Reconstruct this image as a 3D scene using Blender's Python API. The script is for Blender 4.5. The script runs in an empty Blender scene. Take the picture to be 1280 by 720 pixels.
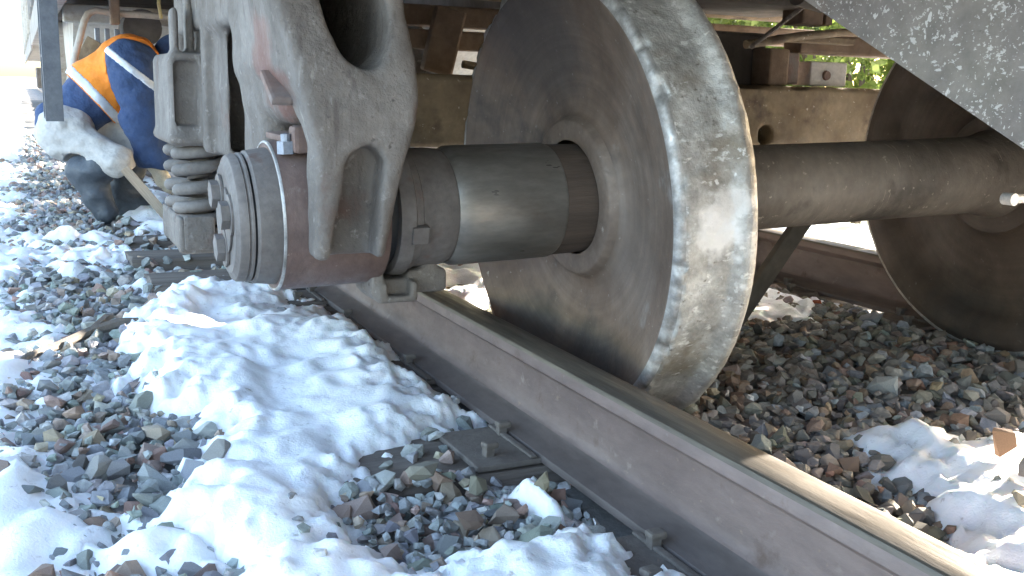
import bpy, bmesh, math, random
import numpy as np
from mathutils import Vector, Matrix, Euler
random.seed(7); rng = np.random.default_rng(7)
S = bpy.context.scene
C = S.collection

# ------------------------------------------------------------------ camera, sky, sun, exposure
F_PX, CAM = 1244.13, Vector((-.8762, 0, .6612))
yaw, pitch, roll = .456, .1975, .0282
fw = Vector((math.sin(yaw)*math.cos(pitch), math.cos(yaw)*math.cos(pitch), -math.sin(pitch)))
r0 = Vector((math.cos(yaw), -math.sin(yaw), 0)); u0 = r0.cross(fw)
rt = r0*math.cos(roll) + u0*math.sin(roll); up = -r0*math.sin(roll) + u0*math.cos(roll)
cd = bpy.data.cameras.new('camera'); cam = bpy.data.objects.new('camera', cd); C.objects.link(cam)
mw = Matrix((rt, up, -fw)).transposed().to_4x4(); mw.translation = CAM; cam.matrix_world = mw
cd.sensor_width = 36; cd.lens = 36*F_PX/1280; cd.clip_start = .05; cd.clip_end = 2000
S.camera = cam
SUN_EL = math.radians(17.0)
SUN_DIR = Vector((.976*math.cos(SUN_EL), .217*math.cos(SUN_EL), math.sin(SUN_EL)))
wd = bpy.data.worlds.new('World'); S.world = wd; wd.use_nodes = True
wn = wd.node_tree; wn.nodes.clear()
sky = wn.nodes.new('ShaderNodeTexSky'); sky.sky_type = 'NISHITA'; sky.sun_disc = False
sky.dust_density = 2.2; sky.ozone_density = .6; sky.sun_elevation = SUN_EL; sky.sun_rotation = math.atan2(SUN_DIR.x, SUN_DIR.y)
bg = wn.nodes.new('ShaderNodeBackground'); bg.inputs[1].default_value = .15
wo = wn.nodes.new('ShaderNodeOutputWorld')
wn.links.new(sky.outputs[0], bg.inputs[0]); wn.links.new(bg.outputs[0], wo.inputs[0])
sd = bpy.data.lights.new('sun', 'SUN'); sd.energy = 4.5; sd.angle = math.radians(.5); sd.color = (1, .92, .8)
sun = bpy.data.objects.new('sun', sd); C.objects.link(sun); sun.rotation_euler = SUN_DIR.to_track_quat('Z', 'Y').to_euler()
S.view_settings.view_transform = 'Standard'; S.view_settings.look = 'None'
S.view_settings.exposure = 3.2; S.view_settings.gamma = 1
S.render.engine = 'CYCLES'
S.cycles.use_denoising = True
S.cycles.max_bounces = 8; S.cycles.diffuse_bounces = 6

# ------------------------------------------------------------------ helpers
def cam_depth(p):
    d = Vector(p) - CAM; z = d.dot(fw)
    if z <= .05: return None
    return 640 + F_PX*d.dot(rt)/z, 360 - F_PX*d.dot(up)/z, z

def _hash(ix, iy, iz, seed):
    h = (ix*374761393 + iy*668265263 + iz*2147483647 + seed*1274126177) & 0xffffffff
    h = ((h ^ (h >> 13))*1274126177) & 0xffffffff
    return ((h ^ (h >> 16)) & 0xffff)/32767.5 - 1
def noise3(x, y, z, seed=0):
    x, y, z = np.broadcast_arrays(np.asarray(x, float), np.asarray(y, float), np.asarray(z, float))
    i, j, k = (np.floor(v).astype(np.int64) for v in (x, y, z))
    a, b, c = x-i, y-j, z-k
    a, b, c = (v*v*(3-2*v) for v in (a, b, c))
    o = 0
    for di in (0, 1):
        for dj in (0, 1):
            for dk in (0, 1):
                w = (a if di else 1-a)*(b if dj else 1-b)*(c if dk else 1-c)
                o = o + w*_hash(i+di, j+dj, k+dk, seed)
    return o
def fbm(x, y, z=0., seed=0, octv=3):
    o, amp, f = 0, 1, 1
    for q in range(octv):
        o = o + amp*noise3(np.asarray(x)*f, np.asarray(y)*f, np.asarray(z)*f, seed+q*17); amp *= .5; f *= 2.03
    return o

def mesh_np(name, V, Fc, smooth=True):
    me = bpy.data.meshes.new(name); me.from_pydata([tuple(v) for v in V], [], [tuple(f) for f in Fc])
    if smooth: me.polygons.foreach_set('use_smooth', [True]*len(me.polygons))
    me.update(); return me

def smin(a, b, k): h = np.clip(.5+.5*(b-a)/k, 0, 1); return b+(a-b)*h-k*h*(1-h)
def smax(a, b, k): return -smin(-a, -b, k)
def sbox(x, y, z, lo, hi, r=.01):
    cx, cy, cz = [(a+b)/2 for a, b in zip(lo, hi)]; hx, hy, hz = [(b-a)/2-r for a, b in zip(lo, hi)]
    qx, qy, qz = np.abs(x-cx)-hx, np.abs(y-cy)-hy, np.abs(z-cz)-hz
    return np.sqrt(np.maximum(qx, 0)**2+np.maximum(qy, 0)**2+np.maximum(qz, 0)**2)+np.minimum(np.maximum(qx, np.maximum(qy, qz)), 0)-r
def caps(x, y, z, a, b, ra, rb):
    a, b = np.array(a, float), np.array(b, float); d = b-a; L = d@d+1e-12
    t = np.clip(((x-a[0])*d[0]+(y-a[1])*d[1]+(z-a[2])*d[2])/L, 0, 1)
    return np.sqrt((x-a[0]-t*d[0])**2+(y-a[1]-t*d[1])**2+(z-a[2]-t*d[2])**2)-(ra+(rb-ra)*t)
def ellip(x, y, z, c, r):
    k0 = np.sqrt(((x-c[0])/r[0])**2+((y-c[1])/r[1])**2+((z-c[2])/r[2])**2)
    return (k0-1)*min(r)

def surfnet(f, lo, hi, h):
    ax = [np.arange(l, u+h, h) for l, u in zip(lo, hi)]
    X, Y, Z = np.meshgrid(*ax, indexing='ij')
    v = f(X, Y, Z); n = v.shape; ins = v < 0
    cn = (n[0]-1, n[1]-1, n[2]-1)
    cnt = np.zeros(cn); acc = np.zeros(cn+(3,))
    for axn in range(3):
        a = [slice(None)]*3; b = [slice(None)]*3; a[axn] = slice(0, -1); b[axn] = slice(1, None)
        va, vb = v[tuple(a)], v[tuple(b)]; cr = (va < 0) != (vb < 0)
        t = np.where(cr, va/np.where(cr, va-vb, 1), 0)
        o = [q for q in range(3) if q != axn]
        for d1 in (0, 1):
            for d2 in (0, 1):
                sl = [slice(None)]*3; sl[o[0]] = slice(d1, d1+cn[o[0]]); sl[o[1]] = slice(d2, d2+cn[o[1]])
                c = cr[tuple(sl)]; tt = t[tuple(sl)]
                cnt += c
                off = np.zeros(cn+(3,)); off[..., axn] = tt; off[..., o[0]] = d1; off[..., o[1]] = d2
                acc += off*c[..., None]
    m = cnt > 0; idx = -np.ones(cn, int); idx[m] = np.arange(m.sum())
    I = np.argwhere(m); P = I + acc[m]/cnt[m][:, None]
    V = np.array(lo) + P*h
    faces = []
    for axn in range(3):
        o = [(axn+1) % 3, (axn+2) % 3]
        a = [slice(1, -1)]*3; a[axn] = slice(0, -1); b = list(a); b[axn] = slice(1, None)
        sa, sb = ins[tuple(a)], ins[tuple(b)]
        e = np.argwhere(sa != sb)
        if not len(e): continue
        flip = sa[tuple(e.T)]
        e = e + 1; e[:, axn] -= 1
        def cell(d1, d2):
            q = e.copy(); q[:, o[0]] -= d1; q[:, o[1]] -= d2; return idx[tuple(q.T)]
        q = np.stack([cell(1, 1), cell(0, 1), cell(0, 0), cell(1, 0)], 1)
        q[~flip] = q[~flip][:, ::-1]; faces.append(q)
    return V, np.concatenate(faces)

def link(o, parent=None):
    C.objects.link(o)
    if parent is not None: o.parent = parent
    return o
def obj(name, me, m, parent=None, org=None):
    """mesh data in the parent's own coordinates (or world coordinates moved to an origin org)"""
    if org is not None: me.transform(Matrix.Translation(-Vector(org)))
    o = bpy.data.objects.new(name, me)
    if m is not None and not me.materials: me.materials.append(m)
    link(o, parent)
    if org is not None: o.location = Vector(org)
    return o
def tag(o, label, cat=None, group=None, kind=None):
    if label: o['label'] = label
    if cat: o['category'] = cat
    if group: o['group'] = group
    if kind: o['kind'] = kind
    return o
def thing(name, label, cat, loc=(0, 0, 0), group=None, rot=None):
    o = bpy.data.objects.new(name, None); o.empty_display_size = .1; C.objects.link(o); o.location = loc
    if rot is not None: o.rotation_euler = rot
    return tag(o, label, cat, group)
def copy_tree(o, parent=None):
    c = o.copy(); C.objects.link(c); c.parent = parent
    for ch in list(o.children): copy_tree(ch, c)
    return c

class MB:
    """collects shapes, builds ONE mesh"""
    def __init__(s): s.b = bmesh.new()
    def box(s, lo, hi, bev=0, rot=None, piv=None):
        q = bmesh.ops.create_cube(s.b, size=1)['verts']
        c = (Vector(lo)+Vector(hi))/2; d = Vector(hi)-Vector(lo)
        for v in q: v.co = Vector((v.co.x*d.x, v.co.y*d.y, v.co.z*d.z))+c
        if bev:
            ed = list({e for v in q for e in v.link_edges})
            r = bmesh.ops.bevel(s.b, geom=ed, offset=bev, segments=2, affect='EDGES', profile=.6)
            q = list({v for f in r['faces'] for v in f.verts} | {v for v in q if v.is_valid})
        if rot is not None:
            bmesh.ops.rotate(s.b, verts=q, cent=Vector(piv) if piv is not None else c, matrix=Euler(rot).to_matrix())
        return s
    def tube(s, pts, r, n=10, cap=True):
        pts = [Vector(p) for p in pts]; rs = r if isinstance(r, (list, tuple)) else [r]*len(pts)
        rings = []; nrm = None
        for i, p in enumerate(pts):
            t = (pts[min(i+1, len(pts)-1)]-pts[max(i-1, 0)]).normalized()
            if nrm is None: nrm = t.orthogonal().normalized()
            nrm = (nrm-t*nrm.dot(t)).normalized(); bi = t.cross(nrm)
            rings.append([s.b.verts.new(p+(nrm*math.cos(a)+bi*math.sin(a))*rs[i]) for a in [2*math.pi*k/n for k in range(n)]])
        for A, B in zip(rings, rings[1:]):
            for k in range(n): s.b.faces.new((A[k], A[(k+1) % n], B[(k+1) % n], B[k]))
        if cap: s.b.faces.new(rings[0][::-1]); s.b.faces.new(rings[-1])
        return s
    def lathe(s, prof, n=48, axis='x', cap=False, fn=None):
        rings = []
        for x, r in prof:
            ring = []
            for k in range(n):
                a = 2*math.pi*k/n; xx, rr = (x, r) if fn is None else fn(x, r, a)
                c, q = rr*math.cos(a), rr*math.sin(a)
                ring.append(s.b.verts.new((xx, c, q) if axis == 'x' else (c, q, xx) if axis == 'z' else (c, xx, q)))
            rings.append(ring)
        for A, B in zip(rings, rings[1:]):
            for k in range(n): s.b.faces.new((A[k], B[k], B[(k+1) % n], A[(k+1) % n]))
        if cap: s.b.faces.new(rings[0]); s.b.faces.new(rings[-1][::-1])
        return s
    def prism(s, pts, axis, a, b):
        def mk(p, q):
            return (q, p[0], p[1]) if axis == 'x' else (p[0], q, p[1]) if axis == 'y' else (p[0], p[1], q)
        A = [s.b.verts.new(mk(p, a)) for p in pts]; B = [s.b.verts.new(mk(p, b)) for p in pts]; n = len(pts)
        for k in range(n): s.b.faces.new((A[k], A[(k+1) % n], B[(k+1) % n], B[k]))
        s.b.faces.new(A[::-1]); s.b.faces.new(B); return s
    def mesh(s, name, smooth=None):
        bmesh.ops.recalc_face_normals(s.b, faces=s.b.faces)
        me = bpy.data.meshes.new(name); s.b.to_mesh(me); s.b.free()
        if smooth is not None:
            me.polygons.foreach_set('use_smooth', [True]*len(me.polygons))
            me.update()
            try: me.set_sharp_from_angle(angle=math.radians(smooth))
            except Exception: pass
        return me

# ------------------------------------------------------------------ materials
MATS = {}
def mat(name, cols, scale=6, rough=.75, metal=0, bump=.25, bscale=80, spots=(), detail=6, rvar=.15, stretch=None, spec=None, fine=.35, transl=0, uneven=.0, stains=()):
    """cols: list of colours blended by a broad noise; spots: (colour, scale, threshold, softness[, stretch])"""
    m = bpy.data.materials.new(name); m.use_nodes = True; nt = m.node_tree; N, L = nt.nodes, nt.links
    b = N['Principled BSDF']; b.inputs['Metallic'].default_value = metal
    if spec is not None: b.inputs['Specular IOR Level'].default_value = spec
    tc = N.new('ShaderNodeTexCoord')
    def coords(st):
        if st is None: return tc.outputs['Object']
        mp = N.new('ShaderNodeMapping'); mp.inputs['Scale'].default_value = st; L.new(tc.outputs['Object'], mp.inputs[0]); return mp.outputs[0]
    def noise(sc, st=None, det=detail, rg=.6):
        n = N.new('ShaderNodeTexNoise'); n.inputs['Scale'].default_value = sc; n.inputs['Detail'].default_value = det; n.inputs['Roughness'].default_value = rg
        L.new(coords(st), n.inputs['Vector']); return n.outputs[0]
    r = N.new('ShaderNodeValToRGB'); e = r.color_ramp.elements
    k = len(cols)
    for i, c in enumerate(cols):
        p = .32+.36*i/max(k-1, 1)
        if i < 2: e[i].position = p; e[i].color = (*c, 1)
        else: q = e.new(p); q.color = (*c, 1)
    if k == 1: e[1].color = (*cols[0], 1)
    L.new(noise(scale, stretch), r.inputs[0]); col = r.outputs[0]
    if fine:
        mx = N.new('ShaderNodeMix'); mx.data_type = 'RGBA'; mx.blend_type = 'MULTIPLY'; mx.inputs[0].default_value = fine
        rr = N.new('ShaderNodeValToRGB'); rr.color_ramp.elements[0].position = .3; rr.color_ramp.elements[0].color = (.35, .35, .35, 1); rr.color_ramp.elements[1].position = .68
        L.new(noise(scale*9, stretch, 4), rr.inputs[0]); L.new(col, mx.inputs[6]); L.new(rr.outputs[0], mx.inputs[7]); col = mx.outputs[2]
    for sp in spots:
        c, sc, th, so = sp[:4]; st = sp[4] if len(sp) > 4 else None
        mr = N.new('ShaderNodeMapRange'); mr.inputs[1].default_value = th; mr.inputs[2].default_value = th+so
        nv = noise(sc, st, 5)
        if len(sp) > 5:
            ma = N.new('ShaderNodeMath'); ma.operation = 'MULTIPLY_ADD'; ma.inputs[1].default_value = sp[5]; ma2 = N.new('ShaderNodeMath'); ma2.operation = 'SUBTRACT'; ma2.inputs[1].default_value = sp[5]*.5
            L.new(noise(sc*.11, None, 3), ma.inputs[0]); L.new(nv, ma2.inputs[0]); L.new(ma2.outputs[0], ma.inputs[2]); nv = ma.outputs[0]
        L.new(nv, mr.inputs[0])
        mx = N.new('ShaderNodeMix'); mx.data_type = 'RGBA'; L.new(mr.outputs[0], mx.inputs[0]); L.new(col, mx.inputs[6]); mx.inputs[7].default_value = (*c, 1); col = mx.outputs[2]
    for (c, ctr, rad, amt) in stains:
        vd = N.new('ShaderNodeVectorMath'); vd.operation = 'DISTANCE'; vd.inputs[1].default_value = tuple(c_+.06 for c_ in ctr)
        wv = N.new('ShaderNodeVectorMath'); wv.operation = 'MULTIPLY_ADD'; wv.inputs[1].default_value = (.12, .12, .12); nn = N.new('ShaderNodeTexNoise'); nn.inputs['Scale'].default_value = 22; nn.inputs['Detail'].default_value = 5
        L.new(tc.outputs['Object'], nn.inputs['Vector']); L.new(nn.outputs['Color'], wv.inputs[0]); L.new(tc.outputs['Object'], wv.inputs[2]); L.new(wv.outputs[0], vd.inputs[0])
        mr = N.new('ShaderNodeMapRange'); mr.inputs[1].default_value = rad; mr.inputs[2].default_value = rad*.6; mr.inputs[3].default_value = 0; mr.inputs[4].default_value = amt; L.new(vd.outputs['Value'], mr.inputs[0])
        mx = N.new('ShaderNodeMix'); mx.data_type = 'RGBA'; L.new(mr.outputs[0], mx.inputs[0]); L.new(col, mx.inputs[6]); mx.inputs[7].default_value = (*c, 1); col = mx.outputs[2]
    L.new(col, b.inputs['Base Color'])
    mr = N.new('ShaderNodeMapRange'); mr.inputs[3].default_value = max(rough-rvar, .05); mr.inputs[4].default_value = min(rough+rvar, 1)
    mr.inputs[1].default_value = .3; mr.inputs[2].default_value = .7
    L.new(noise(scale*3, stretch, 4), mr.inputs[0]); L.new(mr.outputs[0], b.inputs['Roughness'])
    if bump:
        bp = N.new('ShaderNodeBump'); bp.inputs['Strength'].default_value = bump; bp.inputs['Distance'].default_value = .004
        L.new(noise(bscale, stretch, 6, .65), bp.inputs['Height']); last = bp
        if uneven:
            b2 = N.new('ShaderNodeBump'); b2.inputs['Strength'].default_value = uneven; b2.inputs['Distance'].default_value = .02
            L.new(noise(bscale*.14, stretch, 3), b2.inputs['Height']); L.new(b2.outputs[0], bp.inputs['Normal'])
        L.new(bp.outputs[0], b.inputs['Normal'])
    if transl:
        tr = N.new('ShaderNodeBsdfTranslucent'); L.new(col, tr.inputs[0]); ms = N.new('ShaderNodeMixShader'); ms.inputs[0].default_value = transl
        L.new(b.outputs[0], ms.inputs[1]); L.new(tr.outputs[0], ms.inputs[2]); L.new(ms.outputs[0], N['Material Output'].inputs[0])
    MATS[name] = m; return m

m_cast = mat('cast_steel', [(.118, .099, .084), (.166, .142, .123), (.22, .193, .17)], 5, .82, 0, .9, 110, spots=[((.12, .075, .06), 7, .6, .12), ((.27, .24, .215), 60, .6, .14), ((.1, .082, .07), 16, .58, .12, (2.5, 2.5, .35)), ((.25, .225, .2), 24, .62, .1, (2.2, 2.2, .3)), ((.09, .075, .065), 45, .64, .08)], uneven=.3, stains=[((.19, .09, .07), (-.09, -.93, .70), .10, .6), ((.15, .07, .055), (-.085, -1.0, .64), .07, .7)])
m_castr = mat('rusty_cast_steel', [(.13, .085, .07), (.2, .13, .105), (.19, .17, .155)], 6, .8, 0, .4, 120)
m_cup = mat('rust_red_steel', [(.118, .076, .063), (.158, .104, .088), (.2, .14, .12)], 7, .68, .05, .25, 120, spots=[((.085, .06, .052), 12, .6, .12), ((.23, .18, .155), 22, .64, .1), ((.26, .2, .17), 90, .66, .04)], stretch=(1.5, 1, 1))
m_cap = mat('grey_steel', [(.115, .099, .09), (.16, .14, .128), (.205, .182, .168)], 9, .7, .15, .2, 160, spots=[((.13, .085, .07), 12, .6, .1)])
m_rim = mat('bare_edge', [(.2, .185, .17), (.36, .34, .32), (.58, .56, .54)], 22, .5, .4, .15, 200)
m_black = mat('black_rubber', [(.016, .016, .018), (.03, .03, .032)], 12, .6, 0, .1, 150)
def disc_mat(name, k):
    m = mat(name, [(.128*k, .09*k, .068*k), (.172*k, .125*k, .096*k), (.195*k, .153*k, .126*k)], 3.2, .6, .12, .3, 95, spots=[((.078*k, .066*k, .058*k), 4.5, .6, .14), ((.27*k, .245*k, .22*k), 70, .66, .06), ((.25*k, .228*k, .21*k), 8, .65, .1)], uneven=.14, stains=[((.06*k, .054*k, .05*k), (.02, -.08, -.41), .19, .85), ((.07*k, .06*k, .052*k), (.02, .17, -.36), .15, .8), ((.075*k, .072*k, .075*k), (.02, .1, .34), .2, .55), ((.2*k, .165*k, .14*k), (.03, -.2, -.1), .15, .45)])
    nt = m.node_tree; N, L = nt.nodes, nt.links; b = N['Principled BSDF']
    src = b.inputs['Base Color'].links[0].from_socket
    tc = N.new('ShaderNodeTexCoord'); sx = N.new('ShaderNodeSeparateXYZ'); L.new(tc.outputs['Object'], sx.inputs[0])
    cb = N.new('ShaderNodeCombineXYZ'); L.new(sx.outputs[1], cb.inputs[0]); L.new(sx.outputs[2], cb.inputs[1])
    ln = N.new('ShaderNodeVectorMath'); ln.operation = 'LENGTH'; L.new(cb.outputs[0], ln.inputs[0])
    wv = N.new('ShaderNodeTexNoise'); wv.noise_dimensions = '1D'; wv.inputs['Scale'].default_value = 55; wv.inputs['Detail'].default_value = 6; wv.inputs['Roughness'].default_value = .7; L.new(ln.outputs['Value'], wv.inputs['W'])
    nz = N.new('ShaderNodeTexNoise'); nz.inputs['Scale'].default_value = 7; nz.inputs['Detail'].default_value = 5; L.new(tc.outputs['Object'], nz.inputs['Vector'])
    mu = N.new('ShaderNodeMath'); mu.operation = 'MULTIPLY'; L.new(wv.outputs[0], mu.inputs[0]); L.new(nz.outputs[0], mu.inputs[1])
    r = N.new('ShaderNodeValToRGB'); r.color_ramp.elements[0].position = .16; r.color_ramp.elements[0].color = (.84, .83, .82, 1); r.color_ramp.elements[1].position = .4; r.color_ramp.elements[1].color = (1.1, 1.09, 1.08, 1)
    L.new(mu.outputs[0], r.inputs[0]); mx = N.new('ShaderNodeMix'); mx.data_type = 'RGBA'; mx.blend_type = 'MULTIPLY'; mx.inputs[0].default_value = 1
    L.new(src, mx.inputs[6]); L.new(r.outputs[0], mx.inputs[7]); L.new(mx.outputs[2], b.inputs['Base Color']); return m
m_disc = disc_mat('wheel_disc', 1.08)
m_disc_dark = disc_mat('shaded_wheel_disc', .42)  # darker copy of the disc: shade under the wagon put into the colour
m_tread = mat('battered_tread', [(.27, .255, .235), (.43, .41, .38), (.58, .56, .53)], 16, .5, .3, 1.0, 45, spots=[((.2, .165, .125), 6, .58, .16), ((.6, .58, .55), 75, .58, .1, (.5, 1, 1)), ((.16, .14, .12), 60, .62, .1), ((.68, .66, .63), 28, .66, .05)], uneven=.6, stains=[((.66, .64, .62), (.085, -.462, -.005), .055, .95), ((.62, .6, .58), (.05, -.46, -.035), .035, .9), ((.58, .55, .52), (.105, -.458, .03), .04, .85)])
m_scrape = mat('bare_scrape', [(.5, .48, .46), (.62, .6, .58)], 25, .5, .3, .25, 120, spots=[((.3, .28, .26), 40, .6, .08)])
m_hub = mat('machined_hub', [(.15, .11, .085), (.2, .15, .118), (.24, .19, .155)], 8, .62, .15, .25, 120, spots=[((.1, .075, .06), 14, .6, .1), ((.32, .28, .24), 50, .66, .05)])
m_seat = mat('polished_wheel_seat', [(.17, .15, .13), (.26, .24, .215), (.33, .31, .28)], 6, .42, .55, .12, 150, spots=[((.13, .1, .075), 7, .58, .15), ((.55, .5, .42), 18, .7, .06, (.15, 1, 1))], stretch=(.5, 1.6, 1.6))
m_bore = mat('rusty_bore_band', [(.065, .045, .034), (.1, .07, .052)], 20, .8, 0, .3, 140, stretch=(.2, 3, 3))
m_axle = mat('dirty_axle', [(.08, .067, .054), (.128, .108, .089), (.17, .146, .122)], 5, .7, .1, .45, 110, spots=[((.055, .046, .038), 7, .57, .12), ((.24, .21, .175), 60, .64, .05), ((.2, .17, .14), 40, .66, .04, (3, .25, .25))], uneven=.25, stretch=(1, .7, .7))
m_rail = mat('rail_steel', [(.135, .098, .09), (.17, .126, .115), (.2, .152, .139)], 5, .68, .08, .3, 130, spots=[((.095, .062, .05), 12, .6, .12), ((.22, .175, .155), 26, .64, .1), ((.2, .145, .115), 60, .66, .06)], uneven=.12, stretch=(1, .35, 1))
m_railtop = mat('worn_rail_head', [(.085, .072, .06), (.125, .106, .085), (.19, .16, .125)], 8, .5, .35, .2, 130, stretch=(4, .3, 1))
m_foot = mat('shaded_rail_foot', [(.095, .078, .073), (.13, .106, .098), (.155, .125, .115)], 5, .6, .15, .2, 140, stretch=(1, .4, 1))  # shade on the upward-facing foot put into a darker colour than the web
m_plate = mat('tie_plate_steel', [(.12, .1, .088), (.18, .155, .135)], 12, .8, 0, .5, 120)
m_wood = mat('creosoted_wood', [(.1, .08, .066), (.18, .148, .125), (.26, .222, .19)], 5, .9, 0, .8, 50, stretch=(.25, 5, 5))
m_stick = mat('weathered_wood', [(.14, .12, .1), (.22, .19, .16)], 8, .9, 0, .6, 60, stretch=(5, .3, 5))
m_plank = mat('pale_timber', [(.42, .34, .26), (.52, .44, .35)], 8, .8, 0, .3, 60, stretch=(4, 4, .3))
m_sheet = mat('speckled_plate', [(.165, .14, .127), (.205, .18, .165), (.24, .215, .185)], 3.5, .75, 0, .35, 110, spots=[((.17, .115, .09), 4, .6, .15), ((.25, .225, .2), 9, .58, .14, (1, .5, 1.6)), ((.5, .475, .45), 44, .63, .02, (1, 1.5, .8), .28), ((.46, .435, .41), 85, .615, .03, (1, .8, 1.4), .28), ((.45, .42, .39), 150, .61, .03, None, .3), ((.1, .08, .07), 14, .66, .05, (1, .6, 2))], fine=.5)
m_bolster = mat('ochre_brown_steel', [(.13, .095, .06), (.23, .175, .11), (.33, .265, .175)], 5, .8, 0, .5, 70, spots=[((.1, .07, .05), 8, .55, .12), ((.45, .4, .34), 70, .66, .04)], uneven=.3)
m_brown = mat('brown_steel', [(.11, .075, .052), (.18, .125, .085), (.24, .175, .12)], 6, .8, 0, .3, 90)
m_dark = mat('dark_underframe', [(.05, .042, .036), (.08, .068, .058), (.11, .095, .08)], 5, .8, 0, .3, 90)
m_pale = mat('pale_bracket', [(.4, .38, .35), (.55, .53, .5)], 9, .7, 0, .3, 90, spots=[((.2, .16, .12), 14, .62, .1)])
m_body = mat('wagon_paint', [(.2, .175, .15), (.26, .23, .2), (.31, .28, .245)], 2, .7, 0, .2, 60, spots=[((.14, .095, .07), 3, .6, .12)])
m_beige = mat('beige_steel', [(.36, .31, .25), (.46, .41, .34), (.55, .5, .43)], 4, .75, 0, .2, 70, spots=[((.22, .16, .11), 6, .6, .12)])
m_step = mat('step_iron', [(.09, .092, .1), (.125, .128, .138), (.15, .152, .16)], 8, .65, .1, .2, 120)
m_hose = mat('yellow_hose', [(.5, .36, .13), (.6, .45, .18)], 10, .5, 0, .1, 90)
m_spring = mat('spring_steel', [(.115, .099, .088), (.165, .145, .13), (.215, .19, .172)], 10, .75, .05, .3, 150, spots=[((.12, .085, .07), 14, .62, .1)])
m_blue = mat('bluish_metal', [(.2, .23, .28), (.3, .33, .38)], 20, .4, .5, .1, 100)
m_orange = mat('orange_vest', [(.85, .23, .02), (.95, .3, .03)], 8, .75, 0, .35, 60, fine=.1, uneven=.6)
m_navy = mat('navy_cloth', [(.03, .055, .13), (.042, .075, .165)], 9, .9, 0, .35, 90, fine=.25, uneven=.9)
m_trous = mat('pale_cloth', [(.40, .375, .345), (.54, .51, .475)], 6, .9, 0, .3, 90, fine=.25, uneven=.8)
m_boot = mat('rubber_boot', [(.045, .055, .07), (.075, .085, .1)], 8, .6, 0, .2, 90, uneven=.5)
m_refl = mat('reflective_tape', [(.6, .62, .66), (.7, .72, .75)], 20, .45, .1, .1, 200, fine=.1)
m_skin = mat('skin', [(.5, .29, .21), (.56, .34, .25)], 12, .6, 0, .1, 120, fine=.1)
m_hair = mat('dark_hair', [(.03, .022, .016), (.05, .035, .025)], 30, .8, 0, .5, 200)
m_glove = mat('work_glove', [(.5, .44, .34), (.6, .53, .42)], 20, .9, 0, .3, 150)
m_leaf = mat('leaf', [(.10, .15, .03), (.16, .22, .05), (.22, .27, .08)], 3, .6, 0, 0, 50, transl=.5, fine=.1)
m_bark = mat('bark', [(.08, .06, .045), (.14, .11, .085)], 12, .95, 0, .6, 60)
m_earth = mat('ballast_fines', [(.14, .13, .118), (.2, .185, .168), (.26, .24, .22)], 12, .95, 0, 1.0, 90)
m_field = mat('snowy_field', [(.8, .81, .83), (.86, .87, .88)], 2, .8, 0, .3, 20, spots=[((.2, .17, .12), 1.2, .62, .1)], fine=.05)

def snow_mat():
    m = bpy.data.materials.new('snow'); m.use_nodes = True; nt = m.node_tree; N, L = nt.nodes, nt.links; b = N['Principled BSDF']
    b.inputs['Roughness'].default_value = .55; b.inputs['Subsurface Weight'].default_value = .25
    b.inputs['Subsurface Radius'].default_value = (.02, .03, .04); b.inputs['Subsurface Scale'].default_value = .6
    tc = N.new('ShaderNodeTexCoord')
    def nz(s, d, r=.6):
        n = N.new('ShaderNodeTexNoise'); n.inputs['Scale'].default_value = s; n.inputs['Detail'].default_value = d; n.inputs['Roughness'].default_value = r
        L.new(tc.outputs['Object'], n.inputs['Vector']); return n
    r = N.new('ShaderNodeValToRGB'); r.color_ramp.elements[0].position = .6; r.color_ramp.elements[0].color = (.9, .905, .91, 1)
    r.color_ramp.elements[1].position = .74; r.color_ramp.elements[1].color = (.42, .39, .36, 1)
    L.new(nz(38, 5, .7).outputs[0], r.inputs[0]); L.new(r.outputs[0], b.inputs['Base Color'])
    b1 = N.new('ShaderNodeBump'); b1.inputs['Strength'].default_value = .35; b1.inputs['Distance'].default_value = .01; L.new(nz(28, 5).outputs[0], b1.inputs['Height'])
    b2 = N.new('ShaderNodeBump'); b2.inputs['Strength'].default_value = .35; b2.inputs['Distance'].default_value = .003; L.new(nz(220, 4).outputs[0], b2.inputs['Height'])
    L.new(b1.outputs[0], b2.inputs['Normal']); L.new(b2.outputs[0], b.inputs['Normal']); return m
m_snow = snow_mat()
def stone_mat():
    m = bpy.data.materials.new('crushed_stone'); m.use_nodes = True; nt = m.node_tree; N, L = nt.nodes, nt.links; b = N['Principled BSDF']
    b.inputs['Roughness'].default_value = .88
    at = N.new('ShaderNodeAttribute'); at.attribute_name = 'tone'
    tc = N.new('ShaderNodeTexCoord'); n = N.new('ShaderNodeTexNoise'); n.inputs['Scale'].default_value = 45; n.inputs['Detail'].default_value = 6; n.inputs['Roughness'].default_value = .7
    L.new(tc.outputs['Object'], n.inputs['Vector'])
    r = N.new('ShaderNodeValToRGB'); r.color_ramp.elements[0].position = .3; r.color_ramp.elements[0].color = (.55, .54, .52, 1); r.color_ramp.elements[1].position = .7; r.color_ramp.elements[1].color = (1.25, 1.25, 1.22, 1)
    L.new(n.outputs[0], r.inputs[0]); mx = N.new('ShaderNodeMix'); mx.data_type = 'RGBA'; mx.blend_type = 'MULTIPLY'; mx.inputs[0].default_value = 1
    L.new(at.outputs['Color'], mx.inputs[6]); L.new(r.outputs[0], mx.inputs[7]); L.new(mx.outputs[2], b.inputs['Base Color'])
    bp = N.new('ShaderNodeBump'); bp.inputs['Strength'].default_value = .6; bp.inputs['Distance'].default_value = .004
    n2 = N.new('ShaderNodeTexNoise'); n2.inputs['Scale'].default_value = 120; n2.inputs['Detail'].default_value = 6; L.new(tc.outputs['Object'], n2.inputs['Vector'])
    L.new(n2.outputs[0], bp.inputs['Height']); L.new(bp.outputs[0], b.inputs['Normal']); return m
m_stone = stone_mat()

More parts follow.
